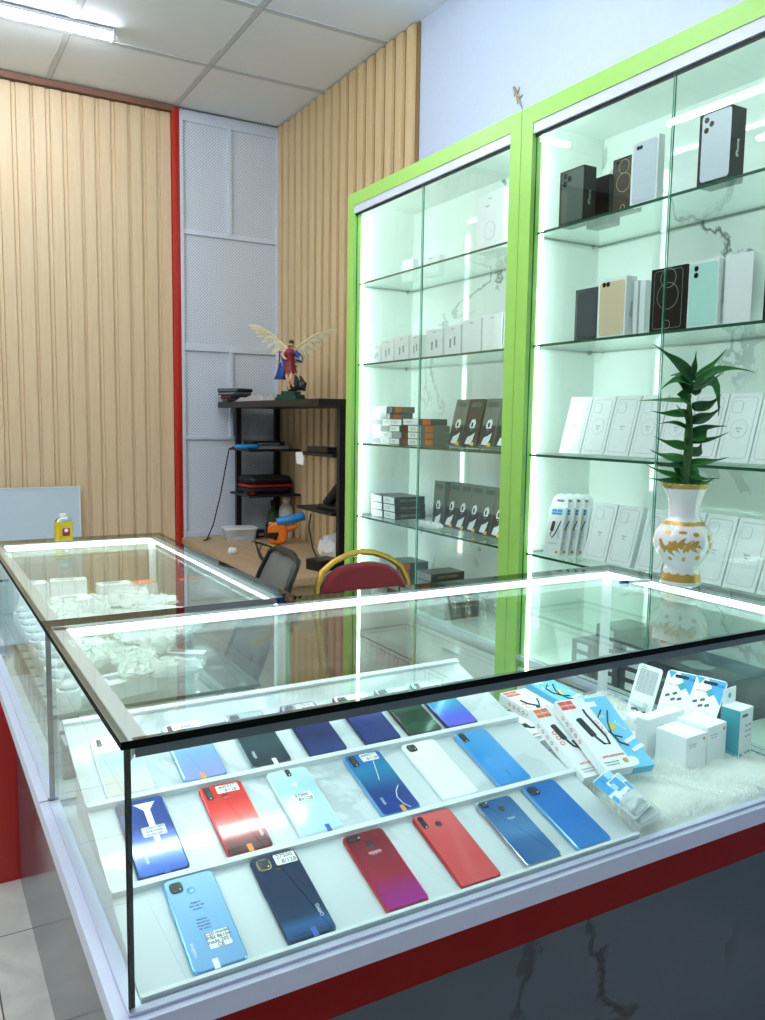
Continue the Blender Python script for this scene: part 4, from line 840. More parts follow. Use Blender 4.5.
# hang-tab cable packs in front of them
def hang_pack(label, y, x, z, tilt):
    X = T(x, y, z+.0004) @ RZ(-72) @ RX(-tilt)
    t = thing('cable_pack', label, 'cable pack', mw=X, group='white hanging cable packs on the fourth shelf')
    w, h, d = .062, .160, .014
    MB().slab(w, d, .001, 0, h, .0006, 0, T(0, -d/2, 0), n=2).build('carton', 'carton_white', t)
    pr = [(-w/2, 0), (w/2, 0), (w/2, .018)]+[(w/2*math.cos(R(a))*1.0, .018+.030*math.sin(R(a))) for a in range(15, 170, 15)]+[(-w/2, .018)]
    MB().poly(pr, 0, .001, 0, T(0, -.0006, h-.0004) @ FRONT).build('hanging_tab', 'carton_white', t)
    MB().slab(.028, .008, .004, 0, .0006, 0, 0, T(0, -.0018, h+.024) @ FRONT).build('hang_slot', 'ink_grey', t)
    f = T(0, -d, 0) @ FRONT
    lg = MB().slab(.018, .018, .001, 0, .0006, 0, 0, f @ T(-.010, h-.016, 0)).slab(.018, .018, .001, 0, .0006, 0, 0, f @ T(.010, h-.016, 0)).build('brand_patch', 'blue_print', t)
    text('logo', 'hoco', .008, 'paper_white', lg, f @ T(-.010, h-.016, .0008)); text('logo', 'hoco', .008, 'paper_white', lg, f @ T(.010, h-.016, .0008))
    MB().slab(.012, .034, .004, 0, .001, 0, 0, f @ T(-.008, h*.60, 0) @ RZ(-8)).tube([(-.009, h*.50, .001), (-.014, h*.42, .001), (-.006, h*.36, .001), (.004, h*.45, .001), (.020, h*.72, .001)], .0018, 6, 0, f).build('cable_picture', 'cable_black', t)
    k = MB()
    for i in range(3): k.ring(.007, .007, .0035, .001, 0, .0005, 0, f @ T(.014+.002*i, h*(.52-.07*i), 0))
    k.build('feature_icons', 'blue_print', t)
    text('slogan', 'charge&sync', .007, 'line_silver', t, f @ T(-.002, h*.25, .0004)); MB().cyl(.005, 0, .0005, 12, 0, f @ T(.018, h*.07, 0)).build('quality_seal', 'gold_paint', t)
    for i in range(5): text('side_text', 'hoco cable', .006, 'ink_grey', t, T(w/2+.0003, -d/2, h*(.18+.16*i)) @ RY(90) @ RZ(180)) if i < 3 else None
y = yat(549, 557, 1.625)
for i, n in enumerate(('front one of the leaning bunch', 'second of the leaning bunch', 'third of the leaning bunch', 'rearmost of the leaning bunch, taller than the rest')):
    hang_pack('white cable pack with blue patches, %s' % n, y-.012*i-.008, 1.635+.0245*i, z4, 12)
# ---- left cabinet
def accessory_box(label, u0, u1, v, z, h, d=.03, x=1.66, art=1, rz=0, group='white charger boxes in the farther cabinet'):
    y0, y1 = yat(u0, v, x), yat(u1, v, x)
    t, w, f, h = carton('charger_box', label, 'charger box', y0, y1, z, h, d, 'carton_white', x, rz=rz, group=group)
    fr = T(0, f, 0) @ FRONT
    if art == 1:
        MB().slab(w*.10, h*.30, .002, 0, .0006, 0, 0, fr @ T(-w*.12, h*.42, 0)).slab(w*.10, h*.30, .002, 0, .0006, 0, 0, fr @ T(w*.14, h*.48, 0)).build('earbud_picture', 'line_silver', t)
    elif art == 2: MB().ring(w*.4, w*.4, w*.2, .001, 0, .0006, 0, fr @ T(0, h*.35, 0), n=8).build('ring_picture', 'line_silver', t); text('writing', 'MagSafe', .007, 'ink_grey', t, fr @ T(-w*.1, h*.78, .0003))
    text('small_print', 'AirPods' if art == 1 else 'Charger', .006, 'ink_grey', t, fr @ T(0, h*.9, .0003))
    return t
accessory_box('small white box with earbud picture, left of the door joint on the top shelf', 402, 413, 268, z1, .098, x=1.75); accessory_box('small white box just right of the door joint on the top shelf', 424, 438, 263, z1, .082, x=1.75, art=0, rz=8)
accessory_box('tall white charger box with ring picture near the green post on the top shelf', 476, 503, 246, z1, .205, .05, x=1.64, art=2); accessory_box('tallest white box standing behind the ring picture box on the top shelf', 483, 509, 244, z1, .235, .03, x=1.705, art=0)
edges = [(372, 380, .078), (381.5, 393, .096), (394.5, 408, .102), (410, 420, .100), (425.5, 442, .110), (444, 460, .112), (461.5, 480, .125), (481.5, 501, .132), (502.5, 515, .134)]
names2 = ['smallest and leftmost', 'second from the left', 'third from the left', 'just left of the door joint', 'just right of the door joint', 'second right of the door joint', 'third right of the door joint', 'second from the green post', 'half hidden by the green post']
for (a, b, h), n in zip(edges, names2): accessory_box('white charger box on the second shelf, %s' % n, a, b, 360, z2, h, .045, x=1.63, art=1 if b < 470 else 0)
def flat_box(label, y, x, z, w, d, h, m, side_text=None, rz=0, spine='carton_white', name='flat_carton', group='stacked flat cartons in the farther cabinet', patch=None):
    """carton lying flat: w along the shelf, d front to back"""
    t = thing(name, label, 'carton', mw=T(x, y, z+.0004) @ RZ(-90+rz), group=group)
    MB().slab(w, d, .0012, 0, h, .0008, 0, T(0, d/2, 0), n=2).build('carton', m, t)
    MB().box(-w/2+.001, w/2-.001, -.0006, .0002, .002, h-.002).build('front_label', spine, t)
    if side_text: text('side_text', side_text, h*.45, 'gold_print', t, T(w/2+.0004, d*.5, h*.5) @ RY(90) @ RZ(90) if False else T(w/2+.0005, d*.5, h*.5) @ RZ(90) @ FRONT)
    if patch: MB().box(w/2-.0002, w/2+.0006, d*.15, d*.42, .003, h-.003).build('side_patch', patch, t)
    for i in range(2): MB().box(-w*.32, w*.1, -.0010, -.0004, h*(.35+.25*i), h*(.42+.25*i)).build('print_line', 'ink_grey', t)
    return t
# third shelf: small boxes piled at the left, a second pile beside them, leaning printed boxes at the right
yl = yat(371, 440, 1.66); k = 0
rowsL = ['bottom', 'second', 'third', 'fourth', 'fifth', 'top']
for lv in range(6):
    for c in range(3 if lv < 4 else 2):
        colr = 'carton_olive' if (c == 2 or lv > 3 and c == 1) else 'carton_white'
        flat_box('small flat carton, %s layer of the left pile on the third shelf, %s' % (rowsL[lv], ('left end', 'middle', 'right end')[c]), yl-.046-.084*c-(.01 if lv % 2 else 0)*(1), 1.66+.004*(lv % 2), z3+.0278*lv, .080, .12, .027, colr, spine='carton_white' if (lv+c) % 3 else 'paper_grey', patch='orange_print' if colr != 'carton_white' else None)
t = thing('paper_sheet', 'white paper slip draped over the pile of small cartons on the third shelf', 'paper', mw=T(1.654, yl-.125, z3+.115) @ RZ(-90))
MB().loft([[(x, y+.002*math.sin(x*90), z) for x in (-.035, -.018, 0, .018, .035)] for y, z in ((.05, .053), (.001, .0535), (-.003, .048), (-.005, .02), (-.006, .0))], 0, I4, False, True, False).build('sheet', 'paper_white', t).modifiers.new('thickness', 'SOLIDIFY').thickness = .0008
yr = yl-.302
for lv in range(4):
    flat_box('green grey carton, %s of the lower pile beside the small cartons' % ('bottom', 'second', 'third', 'top')[lv], yr-.05-(.012 if lv < 3 else -.02), 1.668, z3+.0285*lv, .10 if lv < 3 else .12, .15, .028, 'carton_olive' if lv < 3 else 'carton_green', spine='carton_white', patch='orange_print')
def printed_box(label, y, z, tilt, rz=0, h=.185, w=.082, m='carton_olive', x=1.70):
    t, w, f, h = carton('printed_box', label, 'printed box', y+w/2, y-w/2, z+.0004, h, .03, m, x+.03, tilt=tilt, rz=rz, group='dark printed boxes leaning in the farther cabinet')
    fr = T(0, f, 0) @ FRONT; rn = random.Random(hash(label) % 99)
    MB().slab(w*.95, h*.42, .002, 0, .0005, 0, 0, fr @ T(0, h*.24, 0)).build('lower_panel', 'carton_dark', t)
    MB().poly([(w*.0, h*.34), (w*.16, h*.40), (w*.2, h*.50), (w*.1, h*.58), (-w*.12, h*.56), (-w*.2, h*.46), (-w*.14, h*.36)], 0, .0008, 0, fr).poly([(-w*.3, h*.06), (w*.1, h*.05), (w*.22, h*.16), (w*.28, h*.30), (w*.05, h*.24), (-w*.2, h*.20)], 0, .0008, 0, fr).build('white_picture', 'blob_white', t)
    MB().slab(w*.12, h*.1, .006, 0, .0011, 0, 0, fr @ T(-.002, h*.46, 0)).slab(w*.3, h*.03, .003, 0, .0011, 0, 0, fr @ T(.0, h*.37, 0)).build('dark_picture', 'carton_black', t)
    MB().slab(w*.22, h*.07, .002, 0, .0009, 0, 0, fr @ T(w*.22, h*.06, 0)).build('yellow_patch', 'yellow_print', t)
    MB().slab(w*.7, h*.10, .002, 0, .0006, 0, 0, fr @ T(0, h*.88, 0)).build('title_patch', 'carton_green', t)
    return t
ys = yat(446, 441, 1.67)
for i, n in enumerate(('left end of the leaning row', 'second of the leaning row', 'third of the leaning row', 'right end by the green post')):
    printed_box('dark printed box on the third shelf, %s' % n, ys-.046-.098*i-(.008 if i > 1 else 0), z3, 13, x=1.675, h=.19, w=.092 if i else .088, m='carton_olive' if i != 1 else 'pic_bronze')
yl = yat(371, 518, 1.65)
for lv in range(3):
    flat_box('dark carton with white end, %s of the left pile on the fourth shelf' % ('bottom', 'middle', 'top')[lv], yl-.06+.004*lv, 1.648, z4+.0335*lv, .10, .16, .033, 'carton_dark', None, spine='carton_white')
    flat_box('dark carton with gold lettering, %s of the right pile on the fourth shelf' % ('bottom', 'middle', 'top')[lv], yl-.165+.004*lv, 1.652, z4+.0335*lv, .10, .16, .033, 'carton_dark', 'DASH CAMERA', spine='carton_white')
ys = yat(432, 530, 1.69)
for i, n in enumerate(('leftmost of the leaning row', 'second of the leaning row', 'third of the leaning row', 'fourth of the leaning row', 'fifth of the leaning row', 'right end by the green post')):
    printed_box('dark printed box on the fourth shelf, %s' % n, ys-.03-.083*i, z4, 12 if i else 3, x=1.695-.004*i, h=.19, w=.078)
t = thing('plastic_bag', 'crumpled clear bag lying in front of the leaning printed boxes', 'bag', (1.625, yat(430, 524, 1.625), z4+.001), (0, 0, R(-90)))
def blob(w, d, h, seed, sub=0):
    rn = random.Random(seed); m = MB(); n, k = 22, 9; rows = []; p1, p2, p3 = (rn.uniform(0, 6) for _ in range(3))
    for j in range(k+1):
        a = math.pi*j/k; r = math.sin(a)**.6; zz = -math.cos(a)
        rows.append([((w/2)*r*math.copysign(abs(math.cos(2*math.pi*i/n))**.7, math.cos(2*math.pi*i/n))*(1+.12*math.sin(i*2.3+p3+j)+rn.uniform(-.06, .06)), (d/2)*r*math.copysign(abs(math.sin(2*math.pi*i/n))**.7, math.sin(2*math.pi*i/n))*(1+rn.uniform(-.1, .1)), max(0, h*(.5+.5*zz)*(1+rn.uniform(-.25, .12)))) for i in range(n)])
    return m.loft(rows, 0, I4, True, False)
blob(.17, .05, .030, 4).build('bag', 'bag_plastic', t); MB().slab(.14, .03, .004, .004, .02, .003).build('contents', 'cable_white', t)
zb = .7002
yl = yat(379, 560, 1.66)
for lv in range(5):
    flat_box('green carton with orange patch, %s of the pile behind the banquet chair' % ('bottom', 'second', 'third', 'fourth', 'top')[lv], yl-.09+.003*(lv % 2), 1.655, zb+.034*lv, .15, .17, .0335, 'carton_green', None, spine='paper_grey', patch='orange_print')
yl = yat(417, 572, 1.66)
for lv in range(5):
    flat_box('black carton with gold lettering, %s of the taller pile on the cabinet floor' % ('bottom', 'second', 'third', 'fourth', 'top')[lv], yl-.055, 1.66, zb+.034*lv, .11, .17, .0335, 'carton_dark', 'DASH CAMERA', spine='paper_grey')
for lv in range(3):
    flat_box('black carton with gold lettering, %s of the lower pile near the door' % ('bottom', 'second', 'top')[lv], yl-.175, 1.65, zb+.034*lv, .115, .17, .0335, 'carton_dark', 'DASH CAMERA', spine='paper_grey')
# ---- right cabinet floor: dark cartons behind the end of the counter
yb = onx(645, 690, 1.64).y
t = flat_box('large black carton with grey printed top on the floor of the nearer cabinet', (onx(652, 690, 1.63).y+onx(718, 695, 1.63).y)/2, 1.63, zb, .25, .22, .125, 'carton_dark', None, spine='carton_dark', group='black cartons in the bottom of the nearer cabinet')
MB().poly([(-.06, .05), (.0, .04), (.03, .07), (.02, .11), (-.02, .10), (-.05, .12), (-.07, .09)], 0, .0006, 0, T(0, 0, .125)).build('top_print', 'paper_grey', t)
yy = onx(604, 690, 1.64).y
for c in range(3):
    for lv in range(5 if c == 1 else 4 if c == 2 else 3):
        q = flat_box('small black carton with white label, %s of the %s pile beyond the counter end' % (('bottom', 'second', 'third', 'fourth', 'top')[lv], ('left', 'middle', 'right')[c]), yy+.10-.105*c, 1.64, zb+.036*lv, .098, .14, .0355, 'carton_dark', None, spine='carton_dark', group='black cartons in the bottom of the nearer cabinet')
        MB().slab(.05, .022, .002, 0, .0006, 0, 0, T(0, -.0008, .018) @ FRONT).build('end_label', 'paper_white', q)
# ================================================================ heap of accessories in the left counter
SZ = SHL+.0004
rnd = random.Random(21)
def white_box(label, x, y, z, w, d, h, rz, m='carton_white', tilt=0, group='white accessory boxes heaped in the left counter', stripe=None, name='accessory_box'):
    t = thing(name, label, 'box', (x, y, z), (R(tilt), 0, R(rz)), group)
    MB().slab(w, d, .0012, 0, h, .0008, 0, I4, n=2).build('carton', m, t)
    MB().slab(w*.5, d*.4, .002, h-.0002, h+.0005, 0, 0, T(-w*.1, d*.1, 0)).build('printed_patch', stripe or 'paper_grey', t)
    return t
boxes = [('tall white box at the far left corner of the left counter, standing upright', .085, 1.60, .085, .06, .10, 8), ('white box standing at the back of the heap, left of the middle', .185, 1.585, .10, .055, .105, -6), ('white box lying in front of the back row of the heap', .175, 1.46, .10, .08, .075, 10),
         ('white box standing at the back of the heap, right of the middle', .315, 1.575, .095, .055, .085, 4), ('low white box right of the middle in the back of the heap', .36, 1.44, .09, .075, .055, -12), ('flat white box in the middle of the heap beside the left wall of boxes', .15, 1.33, .09, .07, .045, 20)]
for (lb, x, y, w, d, h, rz) in boxes: white_box(lb, x, y, SZ, w, d, h, rz)
near_b = [('pale green white box lying flat near the joint between the two counters', .17, .80, .11, .075, .034, 14), ('long white box lying across the pale green box near the joint', 0.148, .925, .13, .06, .036, -10), ('white box lying flat at the near right edge of the heap', .285, .83, .10, .05, .026, -28),
          ('long thin white box pointing at the right counter end', .335, .97, .13, .035, .024, -34), ('white box with dark printed lines lying on the right side of the heap', .285, 1.10, .085, .06, .04, 6)]
for (lb, x, y, w, d, h, rz) in near_b: white_box(lb, x, y, SZ, w, d, h, rz, stripe='ink_grey' if 'dark' in lb else None)
t = white_box('flat orange topped box at the far right of the heap', 0.408, 1.60, SZ, .068, .06, .075, 6, group=None); MB().box(-.033, .033, -.029, .029, .0752, .0765).build('orange_lid', 'orange_print', t)
def bag(x, y, z, w, d, h, rz, seed):
    t = thing('plastic_bag', 'clear plastic bag of white accessories in the heap on the shelf of the left counter', 'bag', (x, y, z), (0, 0, R(rz)), 'clear bags of accessories heaped in the left counter')
    blob(w, d, h, seed).build('bag', 'bag_plastic', t)
    rn = random.Random(seed); pts = []
    for i in range(40):
        a = 2*math.pi*i/13; pts.append((w*.26*math.cos(a)*(1+.15*rn.random()), d*.26*math.sin(a)*(1+.15*rn.random()), h*.2+h*.4*i/40))
    MB().tube(pts, .0022, 5).build('coiled_cable', 'cable_white', t)
s_ = 100
for j in range(9):
    for i in range(4):
        x = .105+.082*i+rnd.uniform(-.02, .02); y = .80+.088*j+rnd.uniform(-.02, .02)
        if j < 3 and x > .36: continue
        s_ += 1; lay = 0 if any(abs(x-b[1]) > .09 or abs(y-b[2]) > .07 for b in boxes+near_b) and not any(abs(x-b[1]) < .07 and abs(y-b[2]) < .06 for b in boxes+near_b) else 1
        if lay:
            b = min(boxes+near_b, key=lambda b: math.hypot(x-b[1], y-b[2]))
            if b[5] > .05: continue
            z = SZ+b[5]
        else: z = SZ
        bag(x, y, z, rnd.uniform(.10, .13), rnd.uniform(.075, .095), rnd.uniform(.03, .05), rnd.uniform(0, 180), s_)
for k in range(17):
    s_ += 1; bag(.13+.26*rnd.random(), .98+.54*rnd.random(), SZ+.034+.012*rnd.random(), .11, .08, .034, rnd.uniform(0, 180), s_)
for k, (x, y, rz) in enumerate(((.36, 1.20, -20), (.30, 1.28, 15), (.36, 1.34, 5), (.25, 1.02, -35), (.37, 1.12, 30), (.345, 1.06, 10), (.22, 1.22, -15), (.365, 1.24, -8), (.30, 1.15, 40), (.26, 1.36, 25))):
    s_ += 1; bag(x, y, SZ+.002+.026*(k % 3)+(.012 if k > 6 else 0), .15, .10, .032, rz, s_)
# row of little earphone tubs along the left glass, dark boxes on the floor below
for k in range(10):
    y = .742+.083*k
    t = thing('earphone_tub', 'small white earphone tub in the row along the left glass pane', 'earphone tub', (.047, y, SZ), (0, 0, 0), 'white earphone tubs along the left glass')
    MB().lathe([(.001, 0), (.022, 0), (.024, .004), (.024, .040), (.022, .043), (.001, .043)], 16).build('tub', 'carton_white', t)
    MB().lathe([(.001, .0431), (.019, .0431), (.019, .050), (.013, .056), (.001, .058)], 14).build('lid', 'alloy_white', t)
    MB().tube([(.014, 0, .053), (.006, .010, .072), (-.006, .006, .070), (-.014, -.004, .054)], .002, 5).build('earphone_cord', 'cable_white', t)
for k in range(10):
    y = .772+.086*k
    t = thing('speaker_box', 'small dark boxed speaker in the row on the floor of the left counter', 'speaker box', (.062, y, ZT-.0068), (0, 0, 0), 'dark speaker boxes on the floor of the left counter')
    MB().slab(.062, .076, .003, 0, .068, .001).build('carton', 'carton_grey', t)
    MB().slab(.048, .06, .003, .0678, .0686, 0).build('lid_label', 'paper_white', t)
    MB().box(-.0316, -.031, -.02, .02, .02, .05).build('side_label', 'paper_grey', t)
for k, (x, y) in enumerate(((.070, .682), (.112, .672))):
    t = thing('canister', ('pale grey canister standing by the joint of the two counters, next to the glass', 'pale grey canister standing by the joint, farther from the glass')[k], 'canister', (x, y, ZT-.0068), group='pale canisters at the joint')
    MB().lathe([(.001, 0), (.017, 0), (.018, .003), (.018, .10), (.016, .104)], 18).build('body', 'alloy', t)
    MB().lathe([(.001, .1042), (.0175, .1042), (.0175, .122), (.015, .125), (.001, .125)], 18).build('lid', 'carton_white', t)
# ================================================================ whiteboard
t = thing('whiteboard', 'pale blue white board leaning on the slatted wall at the left edge', 'board', (0, 4.10, 0))
MB().box(-.55, .652, -.008, .0, .20, 1.093).build('panel', 'board_blue_white', t)
MB().box(-.55, .656, -.012, .002, 1.093, 1.098).box(.652, .657, -.012, .002, .2, 1.093).build('edge_trim', 'alloy_white', t)
MB().box(-.50, -.44, -.2, .010, 0, .2).build('foot', 'alloy_white', t); MB().box(.54, .60, -.2, .010, 0, .2).build('foot', 'alloy_white', t)
# ================================================================ desk and black rack in the corner
DZ = .757
desk = thing('desk', 'light brown wooden work desk along the slatted wall in the corner', 'desk', (0, 0, 0))
MB().box(1.262, 1.905, 2.56, 4.118, DZ-.035, DZ).build('desk_top', 'desk_top', desk)
for y in (2.58, 4.08): MB().box(1.29, 1.89, y, y+.022, 0, DZ-.036).build('side_panel', 'desk_wood', desk)
MB().box(1.86, 1.88, 2.61, 4.07, .25, DZ-.036).build('back_panel', 'desk_wood', desk)
rk = thing('shelf_rack', 'black metal shelf rack standing over the work desk in the corner', 'shelf rack', (0, 0, 0))
MB().box(1.50, 1.90, 2.64, 4.11, 1.570, 1.605).build('top_board', 'black_metal', rk)
for (x, y) in ((1.605, 4.062), (1.868, 4.062), (1.622, 2.655), (1.868, 2.655)): MB().box(x, x+.032, y, y+.032, DZ+.0005, 1.569).build('post', 'black_metal', rk)
for zz in (1.322, 1.045): MB().box(1.56, 1.895, 3.72, 4.06, zz-.014, zz).build('shelf', 'black_metal', rk)
for zz in (1.335, 1.045): MB().box(1.60, 1.895, 2.69, 3.12, zz-.016, zz).build('shelf', 'black_metal', rk)
RT_ = 1.6055
# things on the top board
for k in range(4):
    t = thing('wallet', ('lowest dark wallet in the stack on the black rack', 'second dark wallet in the stack on the black rack', 'third dark wallet in the stack on the black rack', 'topmost dark wallet in the stack on the black rack')[k], 'wallet', (1.568+.006*(k % 2), 3.99+.006*(k-1), RT_+.021*k), (0, 0, R(12*k-10)), 'dark wallets stacked on the black rack')
    MB().slab(.13, .19, .012, 0, .0205, .006).build('cover', ('black_plastic', 'case_black', 'pic_slate', 'black_plastic')[k], t); MB().box(-.066, -.0652, -.08, .08, .007, .013).build('edge_stripe', 'case_red' if k == 1 else 'ink_grey', t)
t = thing('cloth', 'crumpled grey cloth lying beside the statue on the black rack', 'cloth', (1.575, 3.58, RT_))
m = MB(); nx, ny = 14, 30; g = []
for j in range(ny+1):
    for i in range(nx+1):
        u, v = i/nx*2-1, j/ny*2-1; e = max(0, 1-u**4)*max(0, 1-v**4)
        g.append((u*.062+.01*math.sin(v*5), v*.25+.012*math.sin(u*4), max(.0004, .002+e*(.022+.012*math.sin(u*5+v*7)+.009*math.sin(v*15-u*3)+.008*math.cos(u*9)))))
m.add(g, [(j*(nx+1)+i, j*(nx+1)+i+1, (j+1)*(nx+1)+i+1, (j+1)*(nx+1)+i) for j in range(ny) for i in range(nx)], 0, I4, True)
rim = [i for i in range(nx+1)]+[(j+1)*(nx+1)-1 for j in range(1, ny+1)]+[ny*(nx+1)+i for i in range(nx-1, -1, -1)]+[j*(nx+1) for j in range(ny-1, 0, -1)]
m.add([(g[i][0], g[i][1], 0) for i in rim]+[g[i] for i in rim], [(k, (k+1) % len(rim), len(rim)+(k+1) % len(rim), len(rim)+k) for k in range(len(rim))], 0, I4, True)
m.build('fabric', 'cloth_grey', t)
# statue of a winged warrior on a green plinth
def skin(name, pts, edges, m, parent, sub=2):
    me = bpy.data.meshes.new(name); me.from_pydata([p[:3] for p in pts], edges, []); me.materials.append(M[m])
    o = bpy.data.objects.new(name, me); COL.objects.link(o); o.parent = parent
    sk = o.modifiers.new('skin', 'SKIN'); sk.use_smooth_shade = True
    for i, p in enumerate(pts): me.skin_vertices[0].data[i].radius = (p[3], p[3] if len(p) < 5 else p[4])
    me.skin_vertices[0].data[0].use_root = True
    sb = o.modifiers.new('smooth', 'SUBSURF'); sb.levels = sub; sb.render_levels = sub
    return o
# statue frame: x to the viewer's right, y away from the viewer
st = thing('statue', 'painted statue of a winged warrior with red tunic on a green plinth', 'statue', (1.588, 3.17, RT_), (0, 0, R(-27)))
oc = lambda w, d, k: [(w*math.cos(R(22.5+45*i)), d*math.sin(R(22.5+45*i))) for i in range(8)]
MB().poly(oc(.092, .07, 0), 0, .012).poly(oc(.080, .062, 0), .0121, .030).build('plinth', 'statue_green', st)
MB().poly(oc(.055, .045, 0), .0301, .048).build('upper_plinth', 'statue_green', st)
skin('demon', [(.03, .0, .070, .024), (.052, -.004, .078, .022), (.072, -.006, .092, .015), (.080, -.008, .100, .017), (.0, .0, .064, .022), (-.02, -.006, .058, .014), (.035, -.01, .105, .014), (.020, -.012, .135, .010), (.058, .0, .115, .010), (.045, -.004, .130, .006), (.07, -.012, .060, .012), (.074, -.02, .052, .008)],
     [(0, 1), (1, 2), (2, 3), (0, 4), (4, 5), (0, 6), (6, 7), (1, 8), (8, 9), (1, 10), (10, 11)], 'statue_dark', st, 1)
skin('figure', [(-.005, 0, .190, .020, .016), (-.006, 0, .225, .019, .015), (-.006, 0, .258, .024, .016), (-.003, -.002, .276, .009), (.001, -.004, .292, .0135, .015), (.001, -.004, .304, .012, .013),
                (-.034, -.002, .262, .011), (-.046, -.01, .240, .009), (-.034, -.028, .222, .007), (-.020, -.036, .214, .0065),
                (.022, -.002, .262, .011), (.040, -.012, .242, .009), (.052, -.030, .222, .007), (.060, -.036, .216, .0065),
                (-.013, 0, .172, .015), (-.020, -.010, .130, .012), (-.012, -.004, .092, .0085), (-.008, -.010, .064, .007), (-.006, -.022, .058, .006),
                (.008, -.002, .172, .015), (.010, -.022, .132, .012), (-.010, -.020, .098, .0085), (.012, -.014, .080, .007), (.016, -.026, .076, .006)],
     [(0, 1), (1, 2), (2, 3), (3, 4), (4, 5), (2, 6), (6, 7), (7, 8), (8, 9), (2, 10), (10, 11), (11, 12), (12, 13), (0, 14), (14, 15), (15, 16), (16, 17), (17, 18), (0, 19), (19, 20), (20, 21), (20, 22), (22, 23)], 'statue_skin', st)
MB().lathe([(.030, .165), (.032, .180), (.026, .200), (.023, .215), (.027, .235), (.031, .255), (.026, .268), (.014, .275)], 20, 0, Matrix.Diagonal((1, .78, 1, 1)) @ T(-.005, 0, 0)).build('tunic', 'statue_red', st)
sk_ = MB()
for i in range(12):
    a = 2*math.pi*i/12; sk_.add([(-.005+.029*math.cos(a-.25), .023*math.sin(a-.25), .178), (-.005+.029*math.cos(a+.25), .023*math.sin(a+.25), .178), (-.005+.037*math.cos(a+.22), .030*math.sin(a+.22), .140+.008*(i % 2)), (-.005+.037*math.cos(a-.22), .030*math.sin(a-.22), .140+.008*(i % 2))], [(0, 1, 2, 3)])
o = sk_.build('skirt_straps', 'statue_red', st); o.modifiers.new('thickness', 'SOLIDIFY').thickness = .002
cp = MB(); rows = []
for j in range(9):
    tt = j/8; rows.append([(-.046+.012*math.sin(tt*3)+(i/6-.5)*(.045+.03*tt)-.012*tt, .022+.010*math.sin(i*1.4)+.02*tt, .262-.150*tt) for i in range(7)])
cp.loft(rows, 0, I4, False, True, False); o = cp.build('cape', 'statue_blue', st); o.modifiers.new('thickness', 'SOLIDIFY').thickness = .003
rows = []
for j in range(7):
    tt = j/6; rows.append([(.030+.020*math.sin(tt*2.6)+(i/5-.5)*.034, -.024-.006*math.sin(i*1.5), .262-.055*tt-.004*abs(i-2)) for i in range(6)])
o = MB().loft(rows, 0, I4, False, True, False).build('sash', 'statue_blue', st); o.modifiers.new('thickness', 'SOLIDIFY').thickness = .004
MB().ball(.0155, .0165, .015, T(.002, .001, .306)).build('hair', 'statue_hair', st)
MB().ball(.0015, .0010, .0015, T(-.0035, -.0175, .296)).build('eye', 'statue_dark', st); MB().ball(.0015, .0010, .0015, T(.0055, -.0175, .296)).build('eye', 'statue_dark', st)
MB().tube([(.072, -.040, .206), (.020, -.040, .224)], .0022, 6).box(.056, .060, -.052, -.028, .209, .213).build('sword', 'statue_gold', st)
MB().poly([(.022, -.050), (.07, -.046), (.045, -.022)], .200, .204, 0, T(0, 0, -.012)).build('shield_edge', 'statue_wing', st)
def wing(sx, tipx, tipz):
    w = MB(); root = Vector((sx*.012, .018, .262)); n = 11
    arm = [root, Vector((sx*.035, .030, .288)), Vector((sx*abs(tipx)*.62, .040, .262+(tipz-.262)*.72)), Vector((sx*abs(tipx), .046, tipz))]
    def armp(t):
        k = min(2, int(t*3)); u = t*3-k; return arm[k]*(1-u)+arm[k+1]*u
    for layer, (ln, y, cnt) in enumerate(((1.0, .004, n), (.6, -.002, n-2), (.34, -.006, n-3))):
        for i in range(cnt):
            t = .04+.93*i/(cnt-1); a = armp(t); d = Vector((sx*(.15+.85*t), 0, -1+1.15*t)).normalized(); L = (.098*(1-.3*t))*ln
            s = Vector((d.z, 0, -d.x))*.0105*(1-.25*t)
            pts = [a+Vector((0, y, 0)), a+s+d*L*.3, a+s*.9+d*L*.8, a+d*L, a-s*.9+d*L*.8, a-s+d*L*.3]
            for p in pts: p.y = a.y+y+.0006*i
            w.add([tuple(p) for p in pts]+[tuple(p+Vector((0, .002, 0))) for p in pts], [(0, 1, 2, 3, 4, 5), (11, 10, 9, 8, 7, 6)]+[(k, 6+k, 6+(k+1) % 6, (k+1) % 6) for k in range(6)])
    w.tube([tuple(armp(k/8)) for k in range(9)], [.008, .008, .0075, .007, .006, .0055, .005, .004, .002], 8)
    w.build('wing', 'statue_wing', st)
wing(-1, .172, .392); wing(1, .182, .378)
